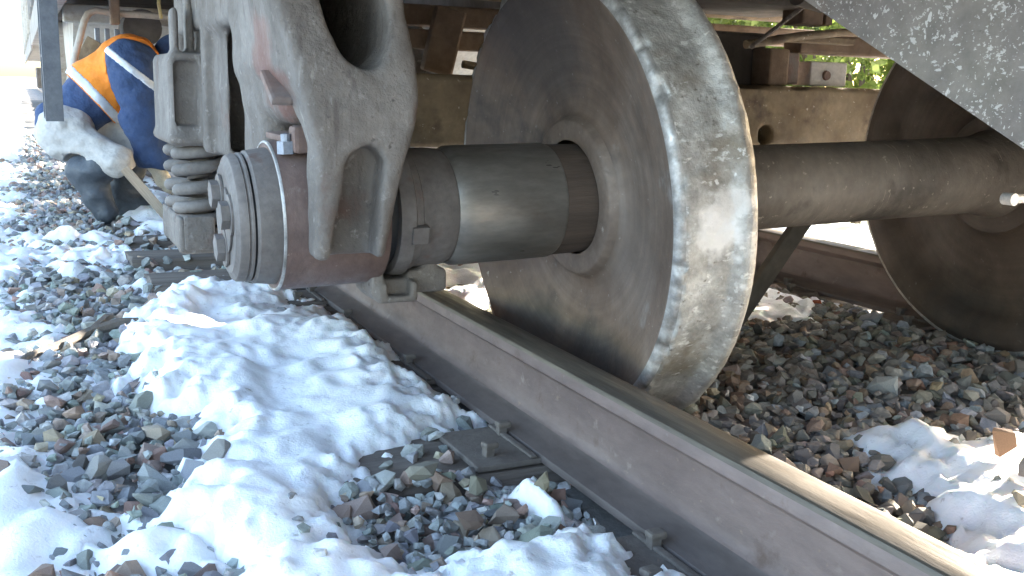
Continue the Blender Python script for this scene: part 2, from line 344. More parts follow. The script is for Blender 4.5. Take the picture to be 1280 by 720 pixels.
# ------------------------------------------------------------------ ground: field, ballast bed, snow
RAIL_TOP = .175; FAR_X = 1.598
TIES = [.55, 1.07, 1.60, 2.11, 2.62, 3.0, 3.40, 3.88, 4.42, 4.95, 5.5, 6.0, 6.5, 7.0, 7.6, 8.1, 8.6, 9.2, 9.7]
def bed_z(x, y):
    x = np.asarray(x, float); y = np.asarray(y, float)
    z = -.045 + .012*fbm(x*3, y*3, 0, 3)
    z = z - .22*np.clip((-1.15-x)/.9, 0, 1) - .22*np.clip((x-2.7)/.9, 0, 1)
    z = z + .02*np.exp(-((x+.75)/.25)**2) + .042*np.clip((x-.1)/.1, 0, 1)*np.clip((1.5-x)/.1, 0, 1)
    return z
def in_poly(x, y, P):
    c = np.zeros(x.shape, bool); n = len(P)
    for i in range(n):
        (x1, y1), (x2, y2) = P[i], P[(i+1) % n]
        if y1 == y2: continue
        c ^= ((y1 > y) != (y2 > y)) & (x < (x2-x1)*(y-y1)/(y2-y1)+x1)
    return c
def poly_d(x, y, P):
    d = np.full(x.shape, 1e9); n = len(P)
    for i in range(n):
        a = np.array(P[i]); e = np.array(P[(i+1) % n])-a
        t = np.clip(((x-a[0])*e[0]+(y-a[1])*e[1])/(e@e), 0, 1)
        d = np.minimum(d, np.hypot(x-a[0]-t*e[0], y-a[1]-t*e[1]))
    return np.where(in_poly(x, y, P), d, -d)
# outline, full depth, edge width, lumpiness, bare gaps
SNOW = {
 'bank': ([(-.60, 2.95), (-.52, 3.2), (-.40, 3.42), (-.28, 3.2), (-.16, 3.1), (-.088, 2.95), (-.088, 2.6), (-.09, 2.3), (-.1, 2.0), (-.1, 1.76), (-.19, 1.69), (-.3, 1.6), (-.40, 1.5), (-.47, 1.36), (-.41, 1.22), (-.30, 1.17),
           (-.2, 1.19), (-.13, 1.16), (-.12, .8), (-.75, .8), (-.66, 1.23), (-.68, 1.34), (-.71, 1.48), (-.67, 1.67), (-.575, 1.9), (-.65, 2.11), (-.67, 2.53)], .072, .12, .038, .012),
 'fringe': ([(-.088, 1.18), (-.1, 1.47), (-.16, 1.5), (-.185, 1.38), (-.16, 1.3), (-.24, 1.22), (-.2, 1.16)], .03, .07, .025, .03),
 'verge': ([(-.885, 1.1), (-.80, 1.35), (-.775, 1.62), (-.85, 1.78), (-.93, 1.8), (-.945, 2.1), (-.87, 2.3), (-.835, 2.75), (-.865, 3.3), (-.93, 3.6), (-.88, 4.1), (-.86, 4.6), (-.92, 5.2), (-.90, 6.5), (-.93, 9), (-.95, 16), (-1.02, 40), (-2.6, 40), (-2.6, 1.1)], .034, .16, .03, .02),
 'pocket': ([(-.76, 2.2), (-.70, 2.2), (-.69, 2.29), (-.73, 2.33), (-.78, 2.28)], .035, .05, .015, .01),
 'cess': ([(.5, 1.27), (.6, 1.33), (.70, 1.32), (.78, 1.24), (.95, 1.27), (1.2, 1.3), (1.4, 1.2), (1.4, .3), (.1, .3), (.12, .82), (.28, .92), (.42, 1.06)], .062, .11, .022, .03),
 'drift': ([(.9, 2.25), (1.1, 2.1), (1.4, 2.3), (1.5, 2.9), (1.3, 3.6), (.9, 3.4), (.8, 2.7)], .025, .14, .03, .03),
 'dusting': ([(-1.0, 1.0), (-.5, 1.0), (-.5, 4.6), (-1.0, 4.6)], .0, .1, .0, .0),
 'far_verge': ([(-.93, 11), (-.98, 20), (-1.05, 60), (-2.6, 60), (-2.6, 11)], .06, .3, .02, .0),
 'trackside': ([(1.72, .2), (1.72, 9), (6, 9), (6, .2)], .05, .25, .02, .01),
 'fourfoot': ([(.2, 2.6), (.6, 2.55), (.7, 3.3), (.5, 4.2), (.15, 4.2), (.12, 3.2)], .05, .14, .03, .01),
 'underbody': ([(-.45, 4.6), (-.1, 4.6), (-.1, 9), (-.5, 9), (-.48, 6)], .05, .14, .03, .01),
}
def snow_t(key, x, y):
    P, h, w, lump, bare = SNOW[key]
    if key == 'dusting':
        return .05*(fbm(x*8, y*7, 0, 91)-.26)+.01*fbm(x*25, y*22, 0, 92, 2)-.06*np.clip(-poly_d(x, y, P)*8+.3, 0, 3)
    xw = x+.032*fbm(x*9, y*9, 0, 21, 5); yw = y+.04*fbm(x*9, y*9, 0, 57, 5)
    d = poly_d(xw, yw, P)
    t = np.clip(d/w+(.30 if key == 'bank' else .12), -.5, 1)
    t = np.where(t > 0, h*np.clip(t, 0, 1)*(1.6-.6*np.clip(t, 0, 1)), h*t*1.5)
    nz = fbm(x*4.3, y*3.7, 0, 5, 2)*.75+(1-np.abs(noise3(x*11+.4*fbm(x*6, y*6, 0, 8, 1), y*9, 0, 9)))*.55-.45+(.5-np.abs(noise3(x*27+.5*fbm(x*14, y*14, 0, 3, 1), y*24, 0, 13)))*.34+.10*noise3(x*62, y*57, 0, 15)
    if key == 'bank':
        rough = np.clip(fbm(x*2.6, y*2.3, 0, 47, 2)*1.2+.35+.5*np.clip((y-2.2)/.5, 0, 1), .1, 1)
        nz = fbm(x*4.3, y*3.7, 0, 5, 2)*.8+.1+rough*((1-np.abs(noise3(x*11+.4*fbm(x*6, y*6, 0, 8, 1), y*9, 0, 9)))*.45-.3+(.5-np.abs(noise3(x*23+.6*fbm(x*12, y*12, 0, 3, 1), y*19, 0, 13)))*.3+.09*noise3(x*62, y*57, 0, 15))
    if key == 'bank': nz = nz*(.34+.5*np.clip((y-1.95)/.35, 0, 1)*(.6+.8*np.clip(fbm(x*3, y*3, 0, 44, 2)+.3, 0, 1)))
    rag = .022*fbm(x*26, y*24, 0, 71, 3)*np.clip(1.25-d/w, 0, 1)
    return t + rag + lump*nz*np.clip(d/w+.3, 0, 1) - bare*np.clip(fbm(x*5, y*5, 0, 31), 0, 1)*2.2
def snow_top(x, y):
    x = np.asarray(x, float); y = np.asarray(y, float); o = np.full(x.shape, -1.)
    for k in SNOW: o = np.maximum(o, snow_t(k, x, y))
    return o

gx = 500; me = mesh_np('field', [(-gx, -gx, -.30), (gx, -gx, -.30), (gx, gx, -.30), (-gx, gx, -.30)], [(0, 1, 2, 3)])
tag(obj('ground', me, m_field), None, kind='structure')
def grid_mesh(name, x0, x1, y0, y1, hx, hy, zf, keep=None):
    xs = np.arange(x0, x1+hx/2, hx); ys = np.arange(y0, y1+hy/2, hy); X, Y = np.meshgrid(xs, ys, indexing='ij')
    Z = zf(X, Y); n, m = X.shape; idx = np.arange(n*m).reshape(n, m)
    q = np.stack([idx[:-1, :-1], idx[1:, :-1], idx[1:, 1:], idx[:-1, 1:]], -1).reshape(-1, 4)
    V = np.stack([X.ravel(), Y.ravel(), Z.ravel()], 1)
    if keep is not None:
        K = keep(X, Y).ravel(); q = q[K[q].any(1)]
        u = np.unique(q); mp = -np.ones(n*m, int); mp[u] = np.arange(len(u)); V = V[u]; q = mp[q]
    return mesh_np(name, V, q)
bed = obj('ballast_bed', grid_mesh('bed', -2.6, 4.2, -6, 60, .08, .12, lambda x, y: bed_z(x, y)), m_earth); bed['kind'] = 'structure'

def snow_obj(key, label, hx=.012):
    P = SNOW[key][0]; xs = [p[0] for p in P]; ys = [p[1] for p in P]
    y1 = min(max(ys)+.12, 12 if key != 'far_verge' else 60)
    big = (y1-min(ys)) > 4
    pieces = [(max(min(ys)-.12, .6), y1, hx if not big else max(hx, .02))]
    y0, y1, h = pieces[0]
    me = grid_mesh('snow', max(min(xs)-.12, -1.7), min(max(xs)+.12, 4.0), y0, y1, h, h*1.25, lambda x, y: bed_z(x, y)+.012+snow_t(key, x, y), lambda x, y: snow_t(key, x, y) > -.02)
    return tag(obj('snow', me, m_snow), label, None, kind='stuff')
snow_obj('bank', 'lumpy snow bank heaped against the outside of the near rail', .009)
snow_obj('fringe', 'thin fringe of snow along the near rail foot', .007)
snow_obj('verge', 'snow covering the trackside verge at the left edge', .016)
snow_obj('pocket', 'small pocket of snow between the stones left of the bank', .007)
snow_obj('cess', 'sunlit snow patch between the rails at lower right', .012)
snow_obj('drift', 'thin dirty snow below the axle by the far rail', .014)
snow_obj('dusting', 'scattered scraps of snow among the ballast stones at left', .009)
snow_obj('far_verge', 'snow on the verge far along the train', .10)
snow_obj('trackside', 'sunlit snow beyond the far rail', .05)
snow_obj('fourfoot', 'snow between the rails behind the derailed wheel', .02)
snow_obj('underbody', 'snow under the wagon beside the worker', .03)

# ------------------------------------------------------------------ rails, sleepers, tie plates
def rail_prof():
    half = [(.0, .0), (.024, -.001), (.0325, -.004), (.0362, -.010), (.0368, -.028), (.033, -.033), (.0135, -.046), (.0095, -.060), (.0085, -.09), (.0092, -.122), (.0125, -.134), (.019, -.1405), (.028, -.1445), (.060, -.1535), (.0735, -.158), (.075, -.162), (.075, -.171)]
    return half + [(-x, z) for x, z in half[::-1] if x > 0]
def rail(x, label, zoff=0, kink=0):
    P = rail_prof(); n = len(P); V = []; Fc = []
    ys = [-6, -2, 0, .6, 1, 1.5, 2, 2.5, 3, 4, 5, 7, 10, 15, 25, 60]
    for y in ys:
        for a, b in P: V.append((x+a, y, RAIL_TOP+zoff+b))
    for i in range(len(ys)-1):
        for k in range(n): Fc.append((i*n+k, i*n+(k+1) % n, (i+1)*n+(k+1) % n, (i+1)*n+k))
    Fc += [tuple(range(n))[::-1], tuple(range((len(ys)-1)*n, len(ys)*n))]
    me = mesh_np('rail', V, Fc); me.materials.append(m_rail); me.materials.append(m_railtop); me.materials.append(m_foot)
    for p in me.polygons:
        if p.center.z > RAIL_TOP+zoff-.009: p.material_index = 1
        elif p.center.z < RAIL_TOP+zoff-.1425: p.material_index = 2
    bm = bmesh.new(); bm.from_mesh(me); bmesh.ops.recalc_face_normals(bm, faces=bm.faces); bm.to_mesh(me); bm.free()
    try: me.set_sharp_from_angle(angle=math.radians(38))
    except Exception: pass
    return tag(obj('rail', me, None, None, (x, 0, 0)), label, 'rail', 'running rails of the track')
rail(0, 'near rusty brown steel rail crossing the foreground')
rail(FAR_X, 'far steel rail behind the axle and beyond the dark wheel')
def sleeper_mesh(seed):
    V = []; Fc = []; nx, ny = 40, 8
    xs = np.linspace(-.53, 2.13, nx)
    prof = [(-.115, -.17), (-.115, -.012), (-.105, -.002), (-.05, 0), (0, 0), (.05, 0), (.105, -.002), (.115, -.012), (.115, -.17)]
    for i, x in enumerate(xs):
        for a, b in prof:
            g = float(fbm(x*2, a*40, b*10, seed))*.004; g2 = float(noise3(x*9, a*30, 3, seed))*.003
            V.append((x+(g*3 if i in (0, nx-1) else 0), a+g, b-abs(g2)-.0))
    n = len(prof)
    for i in range(nx-1):
        for k in range(n-1): Fc.append((i*n+k, (i+1)*n+k, (i+1)*n+k+1, i*n+k+1))
    Fc += [tuple(range(n)), tuple(range((nx-1)*n, nx*n))[::-1]]
    me = mesh_np('sleeper', V, Fc, False); me.materials.append(m_wood); return me
SM = [sleeper_mesh(k) for k in (40, 41, 42)]
tl = {1.07: 'timber sleeper at the bottom edge under the near rail', 1.60: 'dark timber sleeper end bared in the snow by the rubble', 3.40: 'dark timber sleeper end just beyond the snow bank', 3.88: 'brown timber sleeper end below the coil springs', 2.11: 'timber sleeper buried by snow beside the near wheel', 4.42: 'timber sleeper end by the worker\'s boots'}
for i, y in enumerate(TIES):
    o = bpy.data.objects.new('timber_sleeper', SM[i % 3]); link(o); o.location = (random.uniform(-.03, .03), y, 0); o.rotation_euler = (0, 0, random.uniform(-.012, .012))
    if y in (3.40, 3.88): o.location.z = .02
    tag(o, tl.get(y, 'timber sleeper mostly hidden under ballast and the bogie'), 'sleeper', 'timber sleepers under the rails')
def make_tie_plate():
    t = thing('tie_plate', '', 'tie plate')
    b = MB(); b.box((-.20, -.095, 0.001), (.20, .095, .012), .003); b.box((-.095, -.094, .0125), (-.082, .094, .018), .003); b.box((.082, -.094, .0125), (.095, .094, .018), .003)
    obj('plate', b.mesh('plate'), m_plate, t)
    for x, y in ((-.088, .045), (-.16, -.05), (.088, -.045)):
        b = MB(); b.box((-.008, -.008, -.05), (.008, .008, .03)); b.box((-.011, -.011, .022), (.017 if x < 0 else .011, .011, .034), .005)
        s = obj('spike', b.mesh('spike'), m_plate, t); s.location = (x, y, .004); s.rotation_euler = (random.uniform(-.1, .1), random.uniform(-.1, .1), random.uniform(-.3, .3))
    return t
tp = make_tie_plate(); first = True
for y in TIES[1:8]:
    for x, nm in ((0, 'near'), (FAR_X, 'far')):
        if nm == 'far' and y > 2.7: continue
        o = tp if first else copy_tree(tp); first = False
        o.location = (x, y+(.0 if y != 1.60 else -.01), 0)
        lb = {('near', 1.60): 'steel tie plate and spike under the near rail in the snow', ('near', 1.07): 'steel tie plate with spikes at the bottom edge of the photo'}.get((nm, y), f'steel tie plate hidden under the {nm} rail')
        tag(o, lb, 'tie plate', 'tie plates under the rails')

# ------------------------------------------------------------------ ballast stones
PAL = [((.23, .235, .24), 6), ((.17, .175, .185), 5), ((.28, .275, .265), 3), ((.2, .215, .195), 3), ((.23, .175, .15), 2), ((.30, .25, .19), 1.6), ((.24, .16, .13), 1.0), ((.15, .145, .145), 1.5), ((.34, .33, .32), 1)]
PW = [p[1] for p in PAL]
def stone_geo(seed, n=15):
    r = random.Random(seed); bm = bmesh.new()
    ax = (1, r.uniform(.62, .95), r.uniform(.45, .8))
    for i in range(n):
        v = Vector((r.gauss(0, 1), r.gauss(0, 1), r.gauss(0, 1))).normalized()*r.uniform(.82, 1.08)
        bm.verts.new((v.x*ax[0], v.y*ax[1], v.z*ax[2]))
    bmesh.ops.convex_hull(bm, input=bm.verts)
    for v in [v for v in bm.verts if not v.link_faces]: bm.verts.remove(v)
    bm.normal_update()
    bmesh.ops.bevel(bm, geom=list(bm.edges), offset=.035, segments=1, affect='EDGES') if False else None
    bm.verts.index_update()
    V = np.array([v.co[:] for v in bm.verts]); Fc = [[v.index for v in f.verts] for f in bm.faces]; bm.free(); return V, Fc
GEO = [stone_geo(100+k, random.choice((11, 14, 17))) for k in range(40)]
stones = []
def scatter(x0, x1, y0, y1, step, rlo, rhi, layer):
    xs = np.arange(x0, x1, step); ys = np.arange(y0, y1, step)
    X, Y = np.meshgrid(xs, ys); X = X.ravel()+rng.uniform(-.5, .5, X.size)*step; Y = Y.ravel()+rng.uniform(-.5, .5, Y.size)*step
    T = snow_top(X, Y); Zb = bed_z(X, Y)
    for x, y, t, zb in zip(X, Y, T, Zb):
        s = random.uniform(rlo, rhi)*(1.0 if random.random() > .07 else 1.45)
        if t > .03 and (t > .07 or random.random() > .05): continue
        if t > .03: zb = zb+t*.75
        if abs(x) < .095 or abs(x-FAR_X) < .095: continue
        z = zb+layer+random.uniform(-.006, .012)
        tie = any(abs(y-q) < .125 for q in TIES) and -.56 < x < 2.15
        if tie and x > .2 and x < 1.4: z = max(z, s*random.uniform(.2, .6)); tie = False
        if tie:
            if abs(x) < .2 or abs(x-FAR_X) < .2: continue
            near_edge = min(abs(abs(y-q)-.115) for q in TIES) < .02
            if random.random() < (.93 if x < 0 else .75) and not near_edge: continue
            z = s*.3
        p = cam_depth((x, y, z))
        if p is None or p[0] < -60 or p[0] > 1340 or p[1] > 780: continue
        stones.append((x, y, z, s, p))
scatter(-1.25, -.08, 1.0, 3.6, .031, .016, .026, .006)
scatter(-1.25, -.08, 1.0, 3.6, .055, .018, .031, .022)
scatter(-.55, -.09, 1.1, 1.75, .026, .009, .016, .026)
scatter(-1.0, -.55, 1.15, 2.4, .040, .009, .015, .024)
scatter(.1, .8, .8, 1.7, .040, .010, .016, .024)
scatter(-1.35, -.08, 3.6, 7.5, .042, .02, .03, .008)
scatter(-1.4, -.4, 7.5, 13, .07, .028, .04, .008)
scatter(.08, 1.55, .55, 2.6, .034, .017, .028, .006)
scatter(.08, 1.55, .55, 2.6, .055, .018, .03, .02)
scatter(.08, 1.55, 2.6, 4.2, .055, .024, .034, .008)
def tone(r=random):
    c = random.choices([p[0] for p in PAL], PW)[0]; k = random.uniform(1.2, 1.9); return tuple(min(1, v*k*random.uniform(.95, 1.05)) for v in c)
def col_mesh(me, cols):
    a = me.color_attributes.new('tone', 'FLOAT_COLOR', 'POINT'); a.data.foreach_set('color', np.asarray(cols, np.float32).ravel())
# heavy one-off stones of the photograph
SPECIAL = [(*q[:3], q[3]*.8, q[4]) for q in [(-.318, 1.445, .045, .042, (.27, .255, .215)), (-.60, 1.33, .0, .036, (.3, .24, .16)), (-.70, 1.32, -.01, .042, (.2, .15, .14)), (-.14, 1.36, .03, .034, (.27, .23, .16)), (-.30, 1.30, .02, .03, (.25, .17, .13)), (-.235, 1.42, .02, .034, (.28, .26, .2)),
           (.62, 1.10, .085, .04, (.3, .17, .1)), (.66, 1.04, .085, .035, (.26, .22, .15)), (.56, 1.0, .085, .038, (.22, .2, .19)), (.50, .95, .085, .04, (.3, .24, .18)), (.58, .93, .085, .045, (.26, .19, .15)), (.44, .92, .085, .034, (.32, .27, .2)), (.70, .98, .085, .04, (.24, .16, .12)),
           (1.33, 2.33, .02, .04, (.4, .1, .04))]]
vis = [s for s in stones if -20 < s[4][0] < 1300 and -20 < s[4][1] < 740]
vis.sort(key=lambda s: -s[3]/s[4][2]*(1 if not (150 < s[4][0] < 900 and s[4][1] < 360) else .3))
n_ind = 300-len(SPECIAL); pick = set(id(s) for s in vis[:n_ind])
SHARED = []
for k in range(60):
    V, Fc = GEO[k % 40]; me = mesh_np('stone', V, Fc, False); c = tone(); col_mesh(me, [(*c, 1)]*len(V)); me.materials.append(m_stone); SHARED.append(me)
SHARED_BROWN = []  # browner, darker set, used for most stones between the rails
for k in range(40):
    V, Fc = GEO[k]; me = mesh_np('stone', V, Fc, False); c = tone(); col_mesh(me, [(c[0]*.78, c[1]*.68, c[2]*.58, 1)]*len(V)); me.materials.append(m_stone); SHARED_BROWN.append(me)
VV, FF, CC, base = [], [], [], 0
for s in stones:
    x, y, z, r, p = s
    eu = Euler((random.uniform(-.6, .6), random.uniform(-.6, .6), random.uniform(0, 6.28)))
    if id(s) in pick:
        o = bpy.data.objects.new('stone', random.choice(SHARED_BROWN if x > .05 and random.random() < .85 else SHARED)); link(o, bed); o.location = (x, y, z); o.scale = (r, r, r); o.rotation_euler = eu
    else:
        V, Fc = random.choice(GEO); R = np.array(eu.to_matrix()); c = tone(); c = (c[0]*.78, c[1]*.68, c[2]*.58) if x > .05 and random.random() < .85 else c
        VV.append(V@R.T*r+np.array((x, y, z))); FF += [[i+base for i in f] for f in Fc]; CC += [(*c, 1)]*len(V); base += len(V)
for i, (x, y, z, r, c) in enumerate(SPECIAL):
    V, Fc = GEO[i]; me = mesh_np('stone', V, Fc, False); col_mesh(me, [(*c, 1)]*len(V)); me.materials.append(m_stone)
    o = bpy.data.objects.new('stone', me); link(o, bed); o.location = (x, y, z); o.scale = (r, r, r); o.rotation_euler = (.3*i, .2*i, 1.3*i)
me = mesh_np('gravel', np.concatenate(VV), FF, False); col_mesh(me, CC); o = obj('loose_stones', me, m_stone, bed); o['kind'] = 'stuff'

# a weathered stick lying on the ballast
b = MB(); b.tube([(-.94, 2.47, .0), (-.90, 2.53, .012), (-.83, 2.63, .008), (-.755, 2.725, .014), (-.68, 2.77, .02), (-.63, 2.79, .018)], [.004, .009, .012, .013, .016, .01], 7)
b.tube([(-.76, 2.71, .014), (-.71, 2.80, .03), (-.69, 2.83, .03)], [.009, .012, .006], 6)
tag(obj('stick', b.mesh('stick', 40), m_stick, None, (-.8, 2.65, 0)), 'splintered grey wooden stick lying across the ballast left of the snow', 'stick')

# ------------------------------------------------------------------ derailed wheelset
W0 = Vector((.0903, 1.8028, .44)); AX = Vector((1, -.0078, .0304)).normalized(); RW = .457
def wheel_mesh(seed, chip=1.0):
    prof = [(.045, .1185), (.044, .121), (.044, .156), (.047, .161), (.062, .166), (.072, .178), (.0735, .21), (.064, .26), (.05, .31), (.033, .36), (.018, .395), (.007, .418), (.002, .43), (0, .437), (.001, .450), (.006, .456), (.012, .4575),
            (.03, .458), (.06, .459), (.085, .461), (.1, .463), (.108, .467), (.117, .478), (.126, .484), (.136, .4835), (.144, .479), (.149, .468), (.15, .45), (.146, .41), (.128, .385), (.112, .36), (.118, .28), (.13, .2), (.145, .165), (.165, .155), (.168, .1)]
    pf = []
    for (xa, ra), (xb, rb) in zip(prof, prof[1:]):
        k = 3 if min(ra, rb) > .452 and xb-xa > .01 else 1
        pf += [(xa+(xb-xa)*t/k, ra+(rb-ra)*t/k) for t in range(k)]
    prof = pf+[prof[-1]]; NS = 360
    b = MB(); b.lathe(prof, NS, 'x'); me = b.mesh('wheel', 42)
    co = np.empty(len(me.vertices)*3); me.vertices.foreach_get('co', co); co = co.reshape(-1, 3)
    x, r, a = co[:, 0].copy(), np.hypot(co[:, 1], co[:, 2]), np.arctan2(co[:, 2], co[:, 1]); c, s_ = np.cos(a), np.sin(a)
    rim = (r > .436) & (x < .0125); trd = (r > .452) & ~rim
    edge = np.maximum(0, fbm(c*14, s_*14, 2, seed+3, 4)); fine = np.maximum(0, noise3(c*45, s_*45, 1, seed))
    r = np.where(rim & (r > .449), r-chip*(.009*edge+.004*fine), r); x = np.where(rim & (r > .44), x+chip*(.010*edge+.003*fine), x)
    dents = fbm(c*13, s_*13, x*26, seed, 3)*.0016+np.minimum(0, fbm(c*38, s_*38, x*80, seed+5, 2)+.25)*.0032
    r = np.where(trd, r+chip*dents, r); x = np.where((r < .436), x+.0015*chip*noise3(c*3, s_*3, r*9, seed), x)
    co = np.stack([x, r*c, r*s_], 1); me.vertices.foreach_set('co', co.ravel()); me.update()
    me.materials.append(m_disc); me.materials.append(m_tread); me.materials.append(m_rim); me.materials.append(m_hub)
    kind = []
    for (xa, ra), (xb, rb) in zip(prof, prof[1:]):
        kind.append(3 if max(ra, rb) < .1665 and max(xa, xb) < .065 else 2 if min(ra, rb) > .436 and max(xa, xb) < .0125 else 1 if min(ra, rb) > .452 else 0)
    me.polygons.foreach_set('material_index', np.repeat(kind, NS).astype(np.int32))
    return me
def axle_part(name, prof, m, par, n=64, cap=True):
    b = MB(); b.lathe(prof, n, 'x', cap=cap); return obj(name, b.mesh(name, 35), m, par)
rotm = Matrix((AX, (0, 1, 0), (0, 0, 1)))
q = Vector((1, 0, 0)).rotation_difference(AX)
ws = thing('wheelset', 'derailed wheelset, its battered near wheel dropped between the rails', 'wheelset', W0, rot=q.to_euler())
nw = obj('wheel', wheel_mesh(11), None, ws); nw['label'] = 'battered near wheel with chipped silvery tread'
nw.rotation_euler = (0, -.0468, .0091)
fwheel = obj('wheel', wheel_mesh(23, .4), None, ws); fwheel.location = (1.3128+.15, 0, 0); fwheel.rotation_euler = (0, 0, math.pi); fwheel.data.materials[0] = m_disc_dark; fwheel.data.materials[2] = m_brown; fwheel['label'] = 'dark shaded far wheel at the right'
axle_part('axle', [(.10, .108), (.17, .106), (.22, .099), (.5, .096), (.75, .0955), (1.0, .096), (1.22, .098), (1.27, .112), (1.33, .118), (1.86, .10), (1.9, .09)], m_axle, ws)
axle_part('wheel_seat', [(-.245, .110), (-.232, .1165), (-.21, .1175), (-.195, .1172), (-.025, .1165), (-.018, .1135)], m_seat, ws)
axle_part('bore_band', [(-.0185, .1128), (.03, .1122), (.10, .110)], m_bore, ws)
axle_part('dust_guard_collar', [(-.322, .104), (-.318, .1135), (-.275, .1145), (-.25, .1115), (-.243, .107)], m_cap, ws)
br = axle_part('backing_ring', [(-.366, .10), (-.364, .123), (-.352, .127), (-.337, .1265), (-.333, .1185), (-.32, .117), (-.315, .11)], m_cap, ws)
b = MB(); b.box((-.345, -.02, .0), (-.312, .014, .026), .003, rot=(math.radians(0), 0, 0)); me = b.mesh('tab'); me.transform(Matrix.Rotation(math.radians(105), 4, 'X') @ Matrix.Translation((0, 0, .105))); lt = obj('locking_tab', me, m_cap, br)
axle_part('seal', [(-.40, .108), (-.355, .108)], m_black, ws)
cup = axle_part('bearing_cup', [(-.576, .112), (-.5775, .1325), (-.574, .1352), (-.571, .1355), (-.394, .1355), (-.386, .132), (-.384, .11)], m_cup, ws, 96)
obj('cup_rim', MB().lathe([(-.5785, .1315), (-.579, .1335), (-.578, .1352), (-.576, .1362), (-.574, .1364)], 96, 'x').mesh('rim', 30), m_rim, cup)
axle_part('bearing_cup_nose', [(-.617, .108), (-.619, .115), (-.614, .1195), (-.604, .1205), (-.578, .124), (-.574, .1235)], m_cap, ws, 96)
axle_part('seal_gap', [(-.63, .104), (-.614, .104)], m_black, ws)
ecap = axle_part('end_cap', [(-0.6509, .0), (-0.6524, .03), (-0.6509, .082), (-0.6531, .086), (-0.6531, .098), (-0.6495, .103), (-0.6473, .111), (-0.6437, .1135), (-0.6322, .1150), (-0.6301, .112), (-0.6265, .116), (-0.6229, .1165), (-0.6225, .106)], m_cap, ws, 80, cap=False)
for k in range(3):
    a = math.radians(166+120*k); c = (math.cos(a)*.056, math.sin(a)*.056)
    b = MB(); b.lathe([(-0.6524, .0), (-0.6524, .036), (-0.6567, .036), (-0.6567, 0)], 24, 'x'); pts = [(c[0], c[1])]
    h = [(math.cos(math.radians(60*j+15))*0.025, math.sin(math.radians(60*j+15))*0.025) for j in range(6)]
    b.prism(h, 'x', -0.6711, -0.6571)
    me = b.mesh('bolt'); me.transform(Matrix.Translation((0, c[0], c[1]))); obj('cap_bolt', me, m_cap, ecap)
b = MB(); b.prism([(.062*math.cos(math.radians(j)), .062*math.sin(math.radians(j))) for j in range(110, 260, 12)]+[(.02*math.cos(math.radians(j)), .02*math.sin(math.radians(j))) for j in range(250, 100, -30)], 'x', -0.6556, -0.6527)
obj('locking_plate', b.mesh('lock'), m_cap, ecap)
ob2 = axle_part('bearing_cup', [(1.68, .11), (1.682, .135), (1.90, .135), (1.902, .11)], m_cup, ws)
# bearing adapter saddle on the cup
ad = MB(); ad.box((-.548, -.105, .118), (-.42, -.06, .165), .008); ad.box((-.56, -.0695, .1362), (-.42, .07, .148), .003); obj('bearing_adapter', ad.mesh('adapter'), m_castr, ws)
b = MB(); b.prism([(math.cos(math.radians(60*j))*.016, math.sin(math.radians(60*j))*.016) for j in range(6)], 'z', 0, .022); b.lathe([(.022, .009), (.034, .009), (.036, 0)], 12, 'z'); me = b.mesh('nut'); me.transform(Matrix.Translation((-.556, -.078, .117))); obj('grease_plug', me, m_blue, ws)
# copy for the other axle of the bogie
w2 = copy_tree(ws); w2.location = W0+Vector((.20, 1.815, 0)); w2['label'] = 'second wheelset hidden behind the cast side frame'
for o_ in (ws, w2): o_['group'] = 'wheelsets of the derailed bogie'

